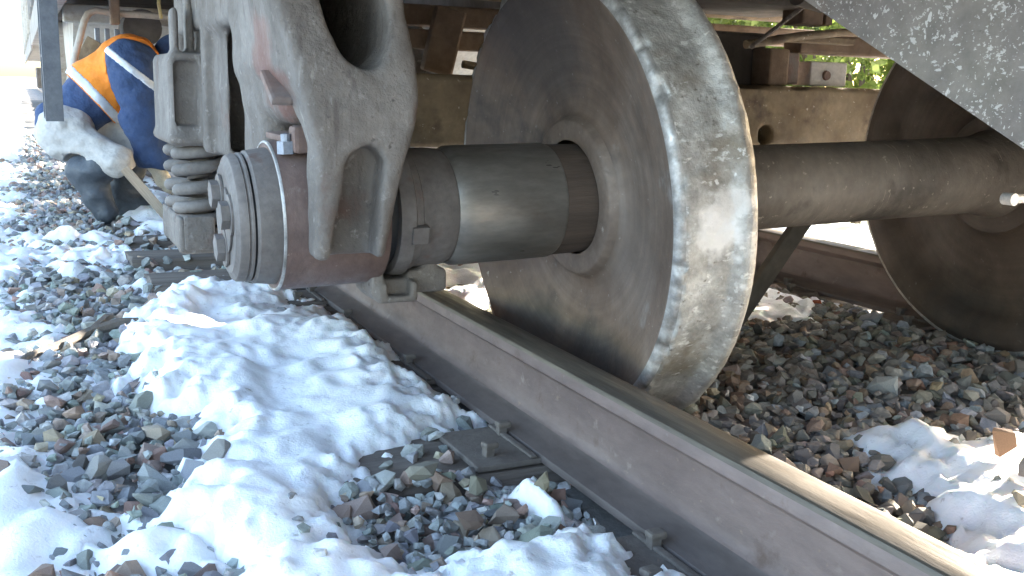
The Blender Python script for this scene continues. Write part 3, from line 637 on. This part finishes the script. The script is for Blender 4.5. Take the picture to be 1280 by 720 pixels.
# ------------------------------------------------------------------ bogie side frame (cast), bolster, springs
YC = 2.71
def frame_sdf(x, y, z):
    ip = lambda t, a, b: np.interp(t, a, b)
    zl = [.375, .47, .56, .63, .70, .80, .95]
    xl = ip(z, zl, [-.459, -.456, -.457, -.474, -.488, -.505, -.51]); xr = ip(z, zl, [-.341, -.318, -.292, -.276, -.274, -.286, -.31])
    yf = ip(z, [.37, .62, .70, .95], [1.575, 1.585, 1.605, 1.70]); yb = ip(z, [.37, .58, .63, .7], [1.652, 1.655, 1.70, 1.95])
    leg = smax(smax(smax(xl-x, x-xr, .012), smax(yf-y, y-yb, .012), .020), smax(.374-z, z-1.0, .01), .010)
    xs = ip(z, [.37, .56], [-.401, -.373])
    xs = ip(z, [.37, .56], [-.397, -.370]); sw = ip(z, [.37, .527], [.040, .034]); slot = np.where(z < .527, np.abs(x-xs)-sw, np.hypot(x-xs, z-.527)-.034)
    leg = smax(leg, -smax(slot, y-1.638-.05*(z-.45), .008), .008)
    roof = sbox(x, y, z, (-.49, 1.66, .665), (-.292, 2.10, 1.0), .03)
    cin = smax(smin(sbox(x, y, z, (-.472, 1.90, .32), (-.31, 2.112, .80), .035), sbox(x, y, z, (-.476, 1.715, .585), (-.31, 2.08, .80), .045), .03), -(np.hypot(y-1.8028, z-.436)-.149), .012)
    comp = sbox(x, y, z, (-.49, 2.05, .775), (-.31, 2.8, 1.0), .025)
    col = smin(sbox(x, y, z, (-.465, 2.30, .485), (-.315, 2.50, .85), .02), sbox(x, y, z, (-.40, 2.30, .25), (-.315, 2.50, .6), .02), .03)
    lip = sbox(x, y, z, (-.488, 2.46, .488), (-.40, 2.515, .85), .012); lip2 = sbox(x, y, z, (-.482, 2.285, .488), (-.42, 2.325, .84), .012)
    dl = np.hypot(.46, .13); u = ((y-2.02)*.46+(z-.42)*(-.13))/dl; v = ((y-2.02)*.13+(z-.42)*.46)/dl
    ten = sbox(x, u, v, (-.41, -.05, -.05), (-.315, dl+.02, .055), .025)
    seat = sbox(x, y, z, (-.545, 2.545, .235), (-.2, 2.8, .298), .012)
    skirt = sbox(x, y, z, (-.545, 2.54, .24), (-.53, 2.8, .325), .005)
    f = smin(leg, roof, .03)
    for q, k in ((cin, .03), (comp, .04), (col, .03), (lip, .012), (ten, .04), (seat, .03)): f = smin(f, q, k)
    f = np.minimum(f, skirt)
    f = smax(f, -sbox(x, y, z, (-.455, 2.118, .50), (-.33, 2.465, .772), .015), .01)
    f = smax(f, -sbox(x, y, z, (-.463, 1.69, .70), (-.32, 2.10, .97), .03), .01)
    hole = np.sqrt(((x+.372+.10*(z-.77))/.056)**2+((z-.784)/.098)**2)-1
    f = smax(f, -np.maximum(hole*.05, y-2.02), .012)
    return f + .0014*noise3(x*45, y*45, z*45, 4) + .0022*noise3(x*17, y*17, z*17, 6)
V, Fc = surfnet(frame_sdf, (-.64, 1.54, .11), (-.16, YC+.008, 1.04), .0075)
V[:, 1] = np.minimum(V[:, 1], YC)
V_half = V+np.array((.39, -YC, 0)); F_half = Fc; V2 = V.copy(); V2[:, 1] = 2*YC-V2[:, 1]; V2[:, 0] += .17*np.clip(V2[:, 1]-YC-.2, 0, 2)
bm = bmesh.new()
me = mesh_np('frame', np.concatenate([V, V2]), np.concatenate([Fc, Fc[:, ::-1]+len(V)]))
sf = thing('side_frame', 'grey cast steel bogie side frame with oval holes over the bearing', 'side frame', (-.39, YC, 0), 'side frames of the derailed bogie')
me.transform(Matrix.Translation((.39, -YC, 0)))
obj('casting', me, m_cast, sf)
def keeper_sdf(x, y, z):
    f = sbox(x, y, z, (.085, -.985, .262), (.165, -.86, .302), .008); f = smin(f, sbox(x, y, z, (.075, -.975, .275), (.10, -.87, .325), .006), .012)
    f = smin(f, sbox(x, y, z, (.155, -.955, .272), (.235, -.885, .318), .01), .012); f = smin(f, sbox(x, y, z, (.185, -.95, .30), (.215, -.89, .35), .008), .015)
    return smax(f, -sbox(x, y, z, (.105, -1.0, .275), (.15, -.955, .32), .006), .006)
V, Fc = surfnet(keeper_sdf, (.05, -1.02, .24), (.26, -.84, .37), .004)
obj('bearing_keeper', mesh_np('keeper', V, Fc), m_cast, sf)
b = MB(); b.box((-.118, -1.05, .645), (-.08, -.95, .66), .006, rot=(.5, 0, 0))
obj('rust_stained_lug', b.mesh('lug'), m_castr, sf)
sf2 = thing('side_frame', '', 'side frame', (2.02, YC, .07), 'side frames of the derailed bogie'); hm = mesh_np('frame', V_half, F_half); obj('casting', hm, m_cast, sf2); sf2['label'] = 'far bogie side frame hidden beyond the far wheel'

def bolster_sdf(x, y, z):
    mid = sbox(x, y, z, (-.30, 2.52, .50), (1.86, 2.90, .695), .02)
    end = sbox(x, y, z, (-.556, 2.545, .505), (-.2, 2.88, .725), .015)
    rec = sbox(x, y, z, (-.545, 2.5, .55), (-.487, 2.575, .705), .008)
    rib = sbox(x, y, z, (-.488, 2.52, .51), (-.43, 2.6, .63), .015)
    low = sbox(x, y, z, (-.56, 2.535, .503), (-.43, 2.9, .53), .008)
    upp = sbox(x, y, z, (-.505, 2.60, .70), (-.488, 2.66, .90), .006)
    up2 = sbox(x, y, z, (-.475, 2.57, .70), (-.42, 2.68, .93), .01)
    up3 = sbox(x, y, z, (-.545, 2.56, .73), (-.527, 2.62, .83), .005)
    f = smin(mid, end, .03); f = smax(f, -rec, .01); f = smin(f, rib, .012); f = smin(f, low, .01)
    for q in (upp, up2, up3): f = smin(f, q, .01)
    # bitten, uneven top edge and a lightening hole towards the far side
    f = np.maximum(f, -(np.hypot(x-1.24, z-.54)-.03))
    top = .69+.012*np.sin(x*31)+.010*noise3(x*24, y*9, 0, 8)
    f = np.where(x > .2, np.maximum(f, z-top), f)
    return np.maximum(f, x-(1.86-.5*(.69-z)))
V, Fc = surfnet(bolster_sdf, (-.64, 2.48, .46), (1.9, 2.95, .97), .0105)
bo = thing('bolster', 'ochre brown truck bolster beam running behind the wheels', 'bolster', (.6, 2.71, .5))
me = mesh_np('bolster', V-np.array((.6, 2.71, .5)), Fc); me.materials.append(m_bolster); me.materials.append(m_cast)
cx = np.empty(len(me.polygons)*3); me.polygons.foreach_get('center', cx)
me.polygons.foreach_set('material_index', (cx.reshape(-1, 3)[:, 0] < -.85).astype(np.int32))
obj('beam', me, None, bo)
# bracket on the bolster
b = MB(); b.box((.84, -.15, .198), (.995, -.06, .276), .006)
pb = obj('pale_bracket', b.mesh('bracket'), m_pale, bo)
b = MB(); b.lathe([(-.158, .0), (-.158, .014), (-.152, .016), (-.149, .016)], 16, 'y'); me = b.mesh('bolt', 40); me.transform(Matrix.Translation((.905, 0, .232))); obj('bolt', me, m_castr, pb)
b = MB(); b.box((.66, -.16, .195), (.74, -.07, .31), .008); obj('side_bearing', b.mesh('sb'), m_brown, bo); b = MB(); b.box((.43, -.066, .19), (.72, .06, .36), .01); obj('dark_filler', b.mesh('dark_filler'), m_dark, bo); b = MB(); b.box((.742, -.14, .20), (.80, -.05, .30), .008); obj('side_bearing_stop', b.mesh('sb'), m_castr, bo)  # the dark box is a filler added to close a bright gap

def spring_mesh(rm, rw, z0, z1, turns):
    pts = []; n = int(turns*22)
    for i in range(n+1):
        t = i/n; f = min(1, max(0, (t-.07)/.86)); f = f*f*(3-2*f)*.35+f*.65
        a = t*turns*2*math.pi; pts.append((rm*math.cos(a), rm*math.sin(a), z0+rw+(z1-z0-2*rw)*f))
    return MB().tube(pts, rw, 10).mesh('coil', 60)
sp_o, sp_i = spring_mesh(.0555, .0158, 0, .212, 5.0), spring_mesh(.026, .008, 0, .21, 8)
def spring(x, y, label):
    t = thing('coil_spring', label, 'spring', (x, y, .2985), 'coil springs under the bolster end'); o = obj('outer_coil', sp_o, m_spring, t); o.rotation_euler.z = 2.2; obj('inner_coil', sp_i, m_spring, t)
spring(-.478, 2.63, 'thick grey coil spring under the bolster end, nearest the camera')
for x, y in ((-.478, 2.785), (-.35, 2.63), (-.35, 2.785), (-.24, 2.70)): spring(x, y, 'coil spring hidden behind the frontmost coil spring')
b = MB(); b.box((-.535, 2.535, .245), (-.46, 2.56, .33), .008)
obj('spring_stop', (lambda m_: (m_.transform(Matrix.Translation((.39, -YC, 0))), m_)[1])(b.mesh('stop')), m_cast, sf)

# ------------------------------------------------------------------ brake gear behind the wheels
bb_ = thing('brake_beam', 'brown brake beam with pale rods between the wheels', 'brake beam', (.8, 3.1, .8))
def P3(*p): return tuple(a-b_ for a, b_ in zip(p, (.8, 3.1, .8)))
b = MB(); b.box(P3(-.1, 3.05, .85), P3(1.9, 3.13, .915), .01); obj('beam', b.mesh('beam'), m_brown, bb_)
b = MB(); b.box(P3(-.05, 2.98, .775), P3(.62, 3.04, .835), .01); obj('lower_beam', b.mesh('beam'), m_brown, bb_)
b = MB(); b.tube([P3(-.1, 2.95, .97), P3(.5, 2.92, .955), P3(1.2, 2.9, .95), P3(1.8, 2.9, .95)], .03, 12); obj('rod', b.mesh('rod', 40), m_bolster, bb_)
b = MB(); b.box(P3(.26, 2.93, .70), P3(.36, 2.97, .90), .01, rot=(.1, .2, 0)); obj('hanger', b.mesh('hanger'), m_brown, bb_)
b = MB(); b.tube([P3(.40, 2.86, .78), P3(.62, 2.86, .70)], .018, 10); b.tube([P3(.33, 2.84, .73), P3(.50, 2.84, .71), P3(.58, 2.84, .66)], .012, 8); obj('brake_linkage', b.mesh('link', 40), m_bolster, bb_)
rg = thing('brake_rigging', 'pale brake rods crossing above the bolster on the far side', 'brake rod', (1.5, 2.5, .8))
def Q3(*p): return tuple(a-b_ for a, b_ in zip(p, (1.5, 2.5, .8)))
b = MB(); b.tube([Q3(1.08, 2.45, .81), Q3(1.3, 2.47, .845), Q3(1.5, 2.5, .867), Q3(1.64, 2.52, .872)], .013, 10); obj('rod', b.mesh('rod', 40), m_bolster, rg)
b = MB(); b.tube([Q3(1.06, 2.4, .80), Q3(1.25, 2.4, .93), Q3(1.33, 2.4, .99)], .007, 8); obj('thin_rod', b.mesh('rod', 40), m_cast, rg)
b = MB(); b.box(Q3(1.28, 2.52, .83), Q3(1.58, 2.56, .852), .005); obj('flat_bar', b.mesh('bar'), m_bolster, rg)
b = MB(); b.box(Q3(1.40, 2.57, .80), Q3(2.1, 2.66, .865), .01); obj('brown_rail', b.mesh('rail'), m_brown, rg)
b = MB(); b.box(Q3(1.335, 2.5, .885), Q3(1.42, 2.6, 1.0), .008); b.box(Q3(1.43, 2.5, .885), Q3(1.46, 2.6, .95), .008); obj('bracket', b.mesh('bracket'), m_brown, rg)
b = MB(); b.tube([Q3(1.05, 2.2, .95), Q3(1.14, 2.2, .935)], .045, 14); b.tube([Q3(.95, 2.25, 1.0), Q3(1.08, 2.25, .96)], .035, 12); obj('cylinder_end', b.mesh('cyl', 40), m_dark, rg)
b = MB(); b.box((-.026, -.012, -.30), (.026, .012, .30), .004); me = b.mesh('lever'); o = obj('brake_lever', me, m_dark, None); o.location = (1.03, 2.16, .235); o.rotation_euler = (.1, .58, 0); tag(o, 'dark flat brake lever slanting below the axle', 'brake lever')
pin = thing('brake_pin', 'bright steel pin end at the right edge in front of the far wheel', 'pin', (.86, 1.3, .48))
b = MB(); b.tube([(-.045, 0, 0), (.0, 0, .0), (.35, .0, -.02)], .009, 10); obj('rod', b.mesh('rod', 40), m_scrape, pin)
b = MB(); b.lathe([(-.012, 0), (-.012, .012), (.012, .012), (.012, 0)], 16, 'y'); me = b.mesh('eye', 30); me.transform(Matrix.Translation((-.04, 0, 0))); obj('eye', me, m_scrape, pin)

# ------------------------------------------------------------------ the wagon above
wg = thing('freight_wagon', 'freight wagon standing over the derailed bogie, only its underside showing', 'wagon', (.8, 4, 0))
def G(*p): return (p[0]-.8, p[1]-4, p[2])
def gbox(name, lo, hi, m, bev=.01, par=wg):
    return obj(name, MB().box(G(*lo), G(*hi), bev).mesh(name), m, par)
gbox('floor', (-.70, -5, 1.11), (2.30, 13, 1.16), m_dark)
gbox('side_sill', (-.74, -5, 1.0), (-.66, 13, 1.24), m_body); gbox('side_sill', (2.26, -5, 1.10), (2.34, 13, 1.24), m_body)
gbox('side_panel', (-.70, -5, 1.24), (-.67, 13, 3.1), m_body); gbox('side_panel', (2.27, -5, 1.24), (2.30, 13, 3.1), m_body)
gbox('end_panel', (-.70, 12.97, 1.16), (2.30, 13.0, 3.1), m_body); gbox('end_panel', (-.70, -5, 1.16), (2.30, -4.97, 3.1), m_body)
for y in np.arange(-4.5, 13, 1.1): gbox('rib', (-.76, y, 1.24), (-.70, y+.07, 3.1), m_body)
gbox('centre_sill', (.62, -5, .93), (.98, 13, 1.06), m_dark)
gbox('bolster_plate', (.1, 2.45, .93), (1.5, 2.95, 1.058), m_dark)
for y in (6.25, 8.4): gbox('cross_beam', (-.64, y, .96), (2.24, y+.12, 1.058), m_beige)
# the speckled plate hanging at upper right: upright sheet with a diagonal bottom edge, folded inward below
Xp = .30
pts = [(1.56-4, .932), (1.331-4, .819), (.889-4, .602), (.60-4, .460), (.35-4, .52), (.35-4, 1.05), (1.56-4, 1.05)]
b = MB(); b.prism(pts, 'x', Xp-.8, Xp+.012-.8); ss = obj('slope_sheet', b.mesh('sheet'), m_sheet, wg); ss['label'] = 'grey plate with white flecks and a diagonal lower edge'
b = MB(); b.prism([(1.56-4, .945), (1.331-4, .832), (.889-4, .615), (.60-4, .474), (.60-4, .486), (.889-4, .627), (1.331-4, .844), (1.56-4, .957)], 'x', Xp+.0125-.8, 1.3-.8); obj('chute_floor', b.mesh('chute'), m_dark, wg)
# step iron at the left
st = MB(); st.box(G(-.802, 4.0, .50), G(-.796, 4.055, 1.24), .001); st.box(G(-.796, 3.998, .50), G(-.742, 4.004, 1.24), .001)
stp = obj('step_iron', st.mesh('step'), m_step, wg)
for lo_, hi_ in (((-.80, 4.056, .50), (-.74, 4.30, .508)), ((-.80, 4.056, .73), (-.77, 4.30, .738))): obj('rung', MB().box(G(*lo_), G(*hi_), .001).mesh('rung'), m_step, stp)
st = MB(); st.box(G(-.802, 4.30, .50), G(-.796, 4.355, 1.24), .001); obj('post', st.mesh('post'), m_step, stp)
# pipe, hose, hopper chutes further along
pp = [(-.66, 5.5, .62), (-.625, 5.5, .76), (-.575, 5.5, .93), (-.555, 5.5, .965), (-.52, 5.5, .985), (-.42, 5.5, .975), (-.28, 5.5, .975), (-.10, 5.5, .965), (.1, 5.5, .95)]
obj('brake_pipe', MB().tube([G(*p) for p in pp], .017, 12).mesh('pipe', 40), m_beige, wg)
b = MB(); b.box(G(-.455, 5.46, .92), G(-.41, 5.54, 1.06), .01); obj('pipe_clamp', b.mesh('clamp'), m_brown, wg)
hs = [(-.235, 5.3, .95)]+[(-.2+.045*math.cos(math.radians(a)), 5.3, 1.02+.075*math.sin(math.radians(a))) for a in range(180, -10, -20)]+[(-.15, 5.3, .95)]
obj('air_hose', MB().tube([G(*p) for p in hs], .008, 8).mesh('hose', 40), m_hose, wg)
for y in (6.4, 9.2):
    b = MB(); b.prism([(y-4, 1.058), (y+1.7-4, 1.058), (y+1.1-4, .52), (y+.6-4, .52)], 'x', -.58-.8, -.56-.8); b.prism([(y-4, 1.058), (y+.6-4, .52), (y+.62-4, .53), (y+.03-4, 1.058)], 'x', -.559-.8, 2.1-.8); b.prism([(y+1.7-4, 1.058), (y+1.1-4, .52), (y+1.08-4, .53), (y+1.67-4, 1.058)], 'x', -.559-.8, 2.1-.8)
    obj('hopper_chute', b.mesh('chute'), m_beige, wg)
b = MB(); b.lathe([(5.9-4, 0), (5.9-4, .1), (6.2-4, .1), (6.2-4, 0)], 24, 'y'); me = b.mesh('res', 40); me.transform(Matrix.Translation((-.26-.8, 0, .93))); obj('air_reservoir', me, m_dark, wg)
b = MB()
for k in range(3): b.box(G(-.50+.05*k, 5.95, .70), G(-.475+.05*k, 6.0, .92), .004)
b.box(G(-.52, 5.94, .69), G(-.36, 6.01, .71), .004); obj('valve_block', b.mesh('valve'), m_blue, wg)
b = MB(); b.tube([G(-.63, 5.7, .62), G(-.52, 5.75, .74), G(-.42, 5.8, .66)], .014, 8); b.box(G(-.60, 5.8, .66), G(-.50, 5.83, .86), .005, rot=(0, .5, 0)); obj('rusty_linkage', b.mesh('link', 40), m_bolster, wg)
# next wagon along
w2g = thing('freight_wagon', 'next wagon further along the train at the far left', 'wagon', (.8, 22, 0))
def g2(name, lo, hi, m): return obj(name, MB().box((lo[0]-.8, lo[1]-22, lo[2]), (hi[0]-.8, hi[1]-22, hi[2]), .01).mesh(name), m, w2g)
g2('body', (-.70, 14.5, 1.05), (2.30, 32, 3.2), m_beige); g2('side_sill', (-.73, 14.5, .98), (-.702, 32, 1.2), m_body)
for y in np.arange(15, 32, 1.4): g2('rib', (-.76, y, 1.2), (-.7025, y+.08, 3.2), m_beige)
for y in (16, 29):
    g2('bogie', (-.5, y-1.1, .35), (-.3, y+1.1, .85), m_cast)
    for d in (-.9, .9):
        b = MB(); b.lathe([(-.86, 0), (-.86, .44), (-.73, .46), (-.73, 0)], 32, 'x'); me = b.mesh('wheel', 40); me.transform(Matrix.Translation((0, y+d-22, .63))); obj('wheel', me, m_disc, w2g)

# ------------------------------------------------------------------ worker squatting by the wagon
def person():
    sh, sh2 = (-.40, 5.10, .735), (-.36, 5.46, .745)
    hipn, hipf, pel, chest, neck, head = (-.70, 5.22, .40), (-.68, 5.42, .41), (-.69, 5.32, .44), (-.40, 5.28, .70), (-.27, 5.28, .75), (-.15, 5.27, .765)
    kn, an, tn = (-.485, 4.98, .275), (-.635, 5.12, .225), (-.545, 5.06, .03)
    kf, af, tf = (-.36, 5.30, .37), (-.47, 5.28, .065), (-.30, 5.24, .0)
    el, wr = (-.355, 5.06, .47), (-.31, 5.08, .25); el2, wr2 = (-.25, 5.42, .5), (-.12, 5.3, .36)
    j = lambda f, k, *q: [f := smin(f, p, k) for p in q][-1]
    def torso(x, y, z, g=0):
        f = caps(x, y, z, pel, (-.56, 5.3, .575), .135+g, .12+g); f = smin(f, caps(x, y, z, (-.56, 5.3, .575), chest, .12+g, .125+g), .05)
        f = smin(f, caps(x, y, z, sh, sh2, .085+g, .085+g), .06); return f
    def arm(x, y, z, a, b_, c, g=0): return smin(caps(x, y, z, a, b_, .072+g*1.6, .06+g*1.6), caps(x, y, z, b_, c, .058+g*1.8, .045+g*1.6), .03)
    def leg(x, y, z, h, k, a, g=0): return smin(caps(x, y, z, h, k, .092+g, .056+g), caps(x, y, z, k, a, .06+g, .05+g), .03)
    def foot(x, y, z, a, t, g=0): return smin(caps(x, y, z, a, t, .05+g, .04+g), caps(x, y, z, a, tuple(p*.5+q_*.5 for p, q_ in zip(a, t)), .05+g, .05+g), .03)
    def hand(x, y, z, w, d, g=0):
        d = np.array(d, float); d /= np.linalg.norm(d); s = np.cross(d, (1, .2, .1)); s /= np.linalg.norm(s); w = np.array(w)
        f = caps(x, y, z, w, w+d*.075, .032+g, .036+g)
        for i, L_ in enumerate((.075, .085, .08, .065)):
            k0 = w+d*.085+s*(i-1.5)*.021; k1 = k0+d*L_*.55; k2 = k1+d*L_*.3+np.cross(s, d)*.03
            f = smin(f, np.minimum(caps(x, y, z, k0, k1, .0105+g, .010+g), caps(x, y, z, k1, k2, .010+g, .009+g)), .008)
        t0 = w+d*.03-s*.032; return smin(f, caps(x, y, z, t0, t0+d*.05-s*.03, .013+g, .010+g), .012)
    def head_f(x, y, z):
        hx, hy, hz = head; f = ellip(x, y, z, (hx, hy, hz), (.115, .078, .095))
        f = smin(f, ellip(x, y, z, (hx+.05, hy, hz-.06), (.06, .055, .05)), .03)
        f = smin(f, caps(x, y, z, (hx+.09, hy, hz-.03), (hx+.085, hy, hz-.085), .012, .016), .012)
        for s_ in (-1, 1):
            f = smin(f, ellip(x, y, z, (hx-.01, hy+s_*.08, hz-.01), (.022, .012, .032)), .008)
            f = smax(f, -ellip(x, y, z, (hx+.085, hy+s_*.034, hz-.055), (.016, .016, .016)), .01)
        f = smax(f, -ellip(x, y, z, (hx+.10, hy, hz-.118), (.01, .025, .006)), .004)
        return f
    def body(x, y, z):
        f = torso(x, y, z, -.02)
        f = j(f, .04, caps(x, y, z, chest, neck, .1, .055), caps(x, y, z, neck, head, .055, .055)); f = smin(f, head_f(x, y, z), .02)
        f = j(f, .03, arm(x, y, z, sh, el, wr, -.015), arm(x, y, z, sh2, el2, wr2, -.015), leg(x, y, z, hipn, kn, an, -.02), leg(x, y, z, hipf, kf, af, -.02))
        f = j(f, .02, foot(x, y, z, an, tn, -.012), foot(x, y, z, af, tf, -.012))
        return j(f, .012, hand(x, y, z, wr, (.35, .1, -.9)), hand(x, y, z, wr2, (.7, -.3, -.6)))
    wk = lambda x, y, z, a=.008: a*1.25*(fbm(x*11, y*11, z*17, 77, 2)+.9*(.5-np.abs(noise3(x*15+2*z, y*12, z*30+x*9, 78))))
    org = np.array((-.5, 5.25, -.03))
    p = thing('person', 'worker in orange vest and navy jacket squatting beside the wagon', 'person', org)
    def add(name, f, lo, hi, h, m, par=p):
        V, Fc = surfnet(f, lo, hi, h); return obj(name, mesh_np(name, V-org, Fc), m, par)
    add('body', body, (-.92, 4.86, -.08), (.06, 5.64, .96), .011, m_skin)
    cutx = lambda x, z: (x+.62)*.8+(z-.62)*.35
    jac = add('jacket', lambda x, y, z: smin(smin(smax(torso(x, y, z, .006), -(x+.86), .02), smax(arm(x, y, z, sh, el, wr, .026), .235-z, .015), .03), arm(x, y, z, sh2, el2, wr2, .012), .03)+wk(x, y, z, .009), (-.92, 4.9, .15), (-.02, 5.64, 1.0), .012, m_navy)
    sl_n = np.array(el)-np.array(sh)
    def vest_f(x, y, z):
        f = torso(x, y, z, .03)+wk(x, y, z, .006)
        f = np.maximum(f, -(np.minimum(caps(x, y, z, (sh[0]+.01, sh[1]-.02, sh[2]+.03), el, .135, .12), 9)))      # arm hole
        f = np.maximum(f, -(x+.27)*-1 if False else x+.24)
        return np.maximum(f, -((x+.63)*.75+(z-.55)*.66-.045))
    v = add('vest', vest_f, (-.80, 4.9, .3), (-.1, 5.64, 1.0), .012, m_orange)
    def band(f, g): return lambda x, y, z: np.maximum(f(x, y, z)-.004, np.abs(g(x, y, z))-.022)
    add('reflective_band', band(vest_f, lambda x, y, z: (x+.63)*.75+(z-.55)*.66-.07), (-.86, 4.9, .3), (-.2, 5.64, 1.0), .010, m_refl, v)
    sleeve = lambda x, y, z: arm(x, y, z, sh, el, wr, .026)+wk(x, y, z, .009)
    add('sleeve_band', lambda x, y, z: np.maximum(sleeve(x, y, z)-.005, np.abs((x+.385)*.62+(z-.69)*.78 - (y-5.08)*.1)-.017), (-.58, 4.86, .3), (-.2, 5.3, .9), .008, m_refl, jac)
    tr = lambda x, y, z: smin(smin(leg(x, y, z, hipn, kn, an, .012), leg(x, y, z, hipf, kf, af, .01), .02), caps(x, y, z, hipn, hipf, .13, .13), .05)+wk(x, y, z, .010)
    add('trousers', lambda x, y, z: np.maximum(np.maximum(tr(x, y, z), -caps(x, y, z, an, tn, .10, .08)), .12-z), (-.92, 4.84, .05), (-.22, 5.64, .62), .012, m_trous)
    def boot(a, t, k): return lambda x, y, z: smin(smin(foot(x, y, z, a, t, .016), caps(x, y, z, a, tuple(np.array(a)*.45+np.array(k)*.55), .068, .078), .04)+wk(x, y, z, .006), 9, .001)
    add('boot', boot(an, tn, kn), (-.80, 4.9, -.08), (-.42, 5.28, .38), .010, m_boot); add('boot', boot(af, tf, kf), (-.6, 5.1, -.1), (-.2, 5.42, .34), .010, m_boot)
    add('glove', lambda x, y, z: np.minimum(hand(x, y, z, wr, (.35, .1, -.9), .004), caps(x, y, z, wr, tuple(np.array(wr)+np.array((-.01, 0, .05))), .045, .05)), (-.42, 4.95, .05), (-.15, 5.2, .36), .008, m_glove)
    add('cap', lambda x, y, z: np.maximum(ellip(x, y, z, (head[0]-.012, head[1], head[2]+.012), (.122, .09, .108)), -(z-head[2])*.8+(x-head[0])*.5-.01), (-.32, 5.1, .68), (.05, 5.44, .95), .008, m_navy)
person()
# timber lever lying from the worker's knee to the ground
b = MB(); b.box((-.022, -.012, -.19), (.022, .012, .19), .004); o = obj('timber_plank', b.mesh('plank'), m_plank); o.location = (-.355, 4.95, .105); o.rotation_euler = (.10, -.66, 0); tag(o, 'pale timber plank leaning past the worker\'s knees', 'plank')

# ------------------------------------------------------------------ greenery beyond the far side
def shrub(x, y, z, r, h, n, label, seed):
    rr = np.random.default_rng(seed)
    t = thing('shrub', label, 'shrub', (x, y, z), 'green shrubs on the far side')
    b = MB()
    for k in range(7):
        a = k*.9; b.tube([(0, 0, 0), (math.cos(a)*r*.3, math.sin(a)*r*.3, h*.4), (math.cos(a)*r*.6, math.sin(a)*r*.6, h*.8)], [.04, .025, .008], 6)
    obj('trunk', b.mesh('trunk', 50), m_bark, t)
    u = rr.normal(size=(n, 3)); u /= np.linalg.norm(u, axis=1)[:, None]; rad = rr.uniform(.35, 1, n)**.5
    P = u*rad[:, None]*np.array((r, r, h*.5))+np.array((0, 0, h*.55)); P += .18*np.stack([fbm(P[:, 0]*2, P[:, 1]*2, P[:, 2]*2, s) for s in (1, 2, 3)], 1)
    A = rr.normal(size=(n, 3)); A /= np.linalg.norm(A, axis=1)[:, None]; B = np.cross(A, rr.normal(size=(n, 3))); B /= np.linalg.norm(B, axis=1)[:, None]
    s = rr.uniform(.03, .06, n)[:, None]
    V = np.stack([P-A*s, P+B*s*.5, P+A*s, P-B*s*.5], 1).reshape(-1, 3); Fc = np.arange(4*n).reshape(-1, 4)
    obj('crown', mesh_np('crown', V, Fc, False), m_leaf, t)
shrub(4.75, 5.6, -.25, 1.3, 2.4, 14000, 'sunlit green shrub seen through the gap over the bolster', 1)
shrub(6.2, 6.6, -.25, 1.2, 2.8, 9000, 'green shrub further right beyond the bogie', 2)
shrub(5.0, 8.4, -.25, 1.2, 2.6, 9000, 'green shrub further back beyond the bogie', 3)
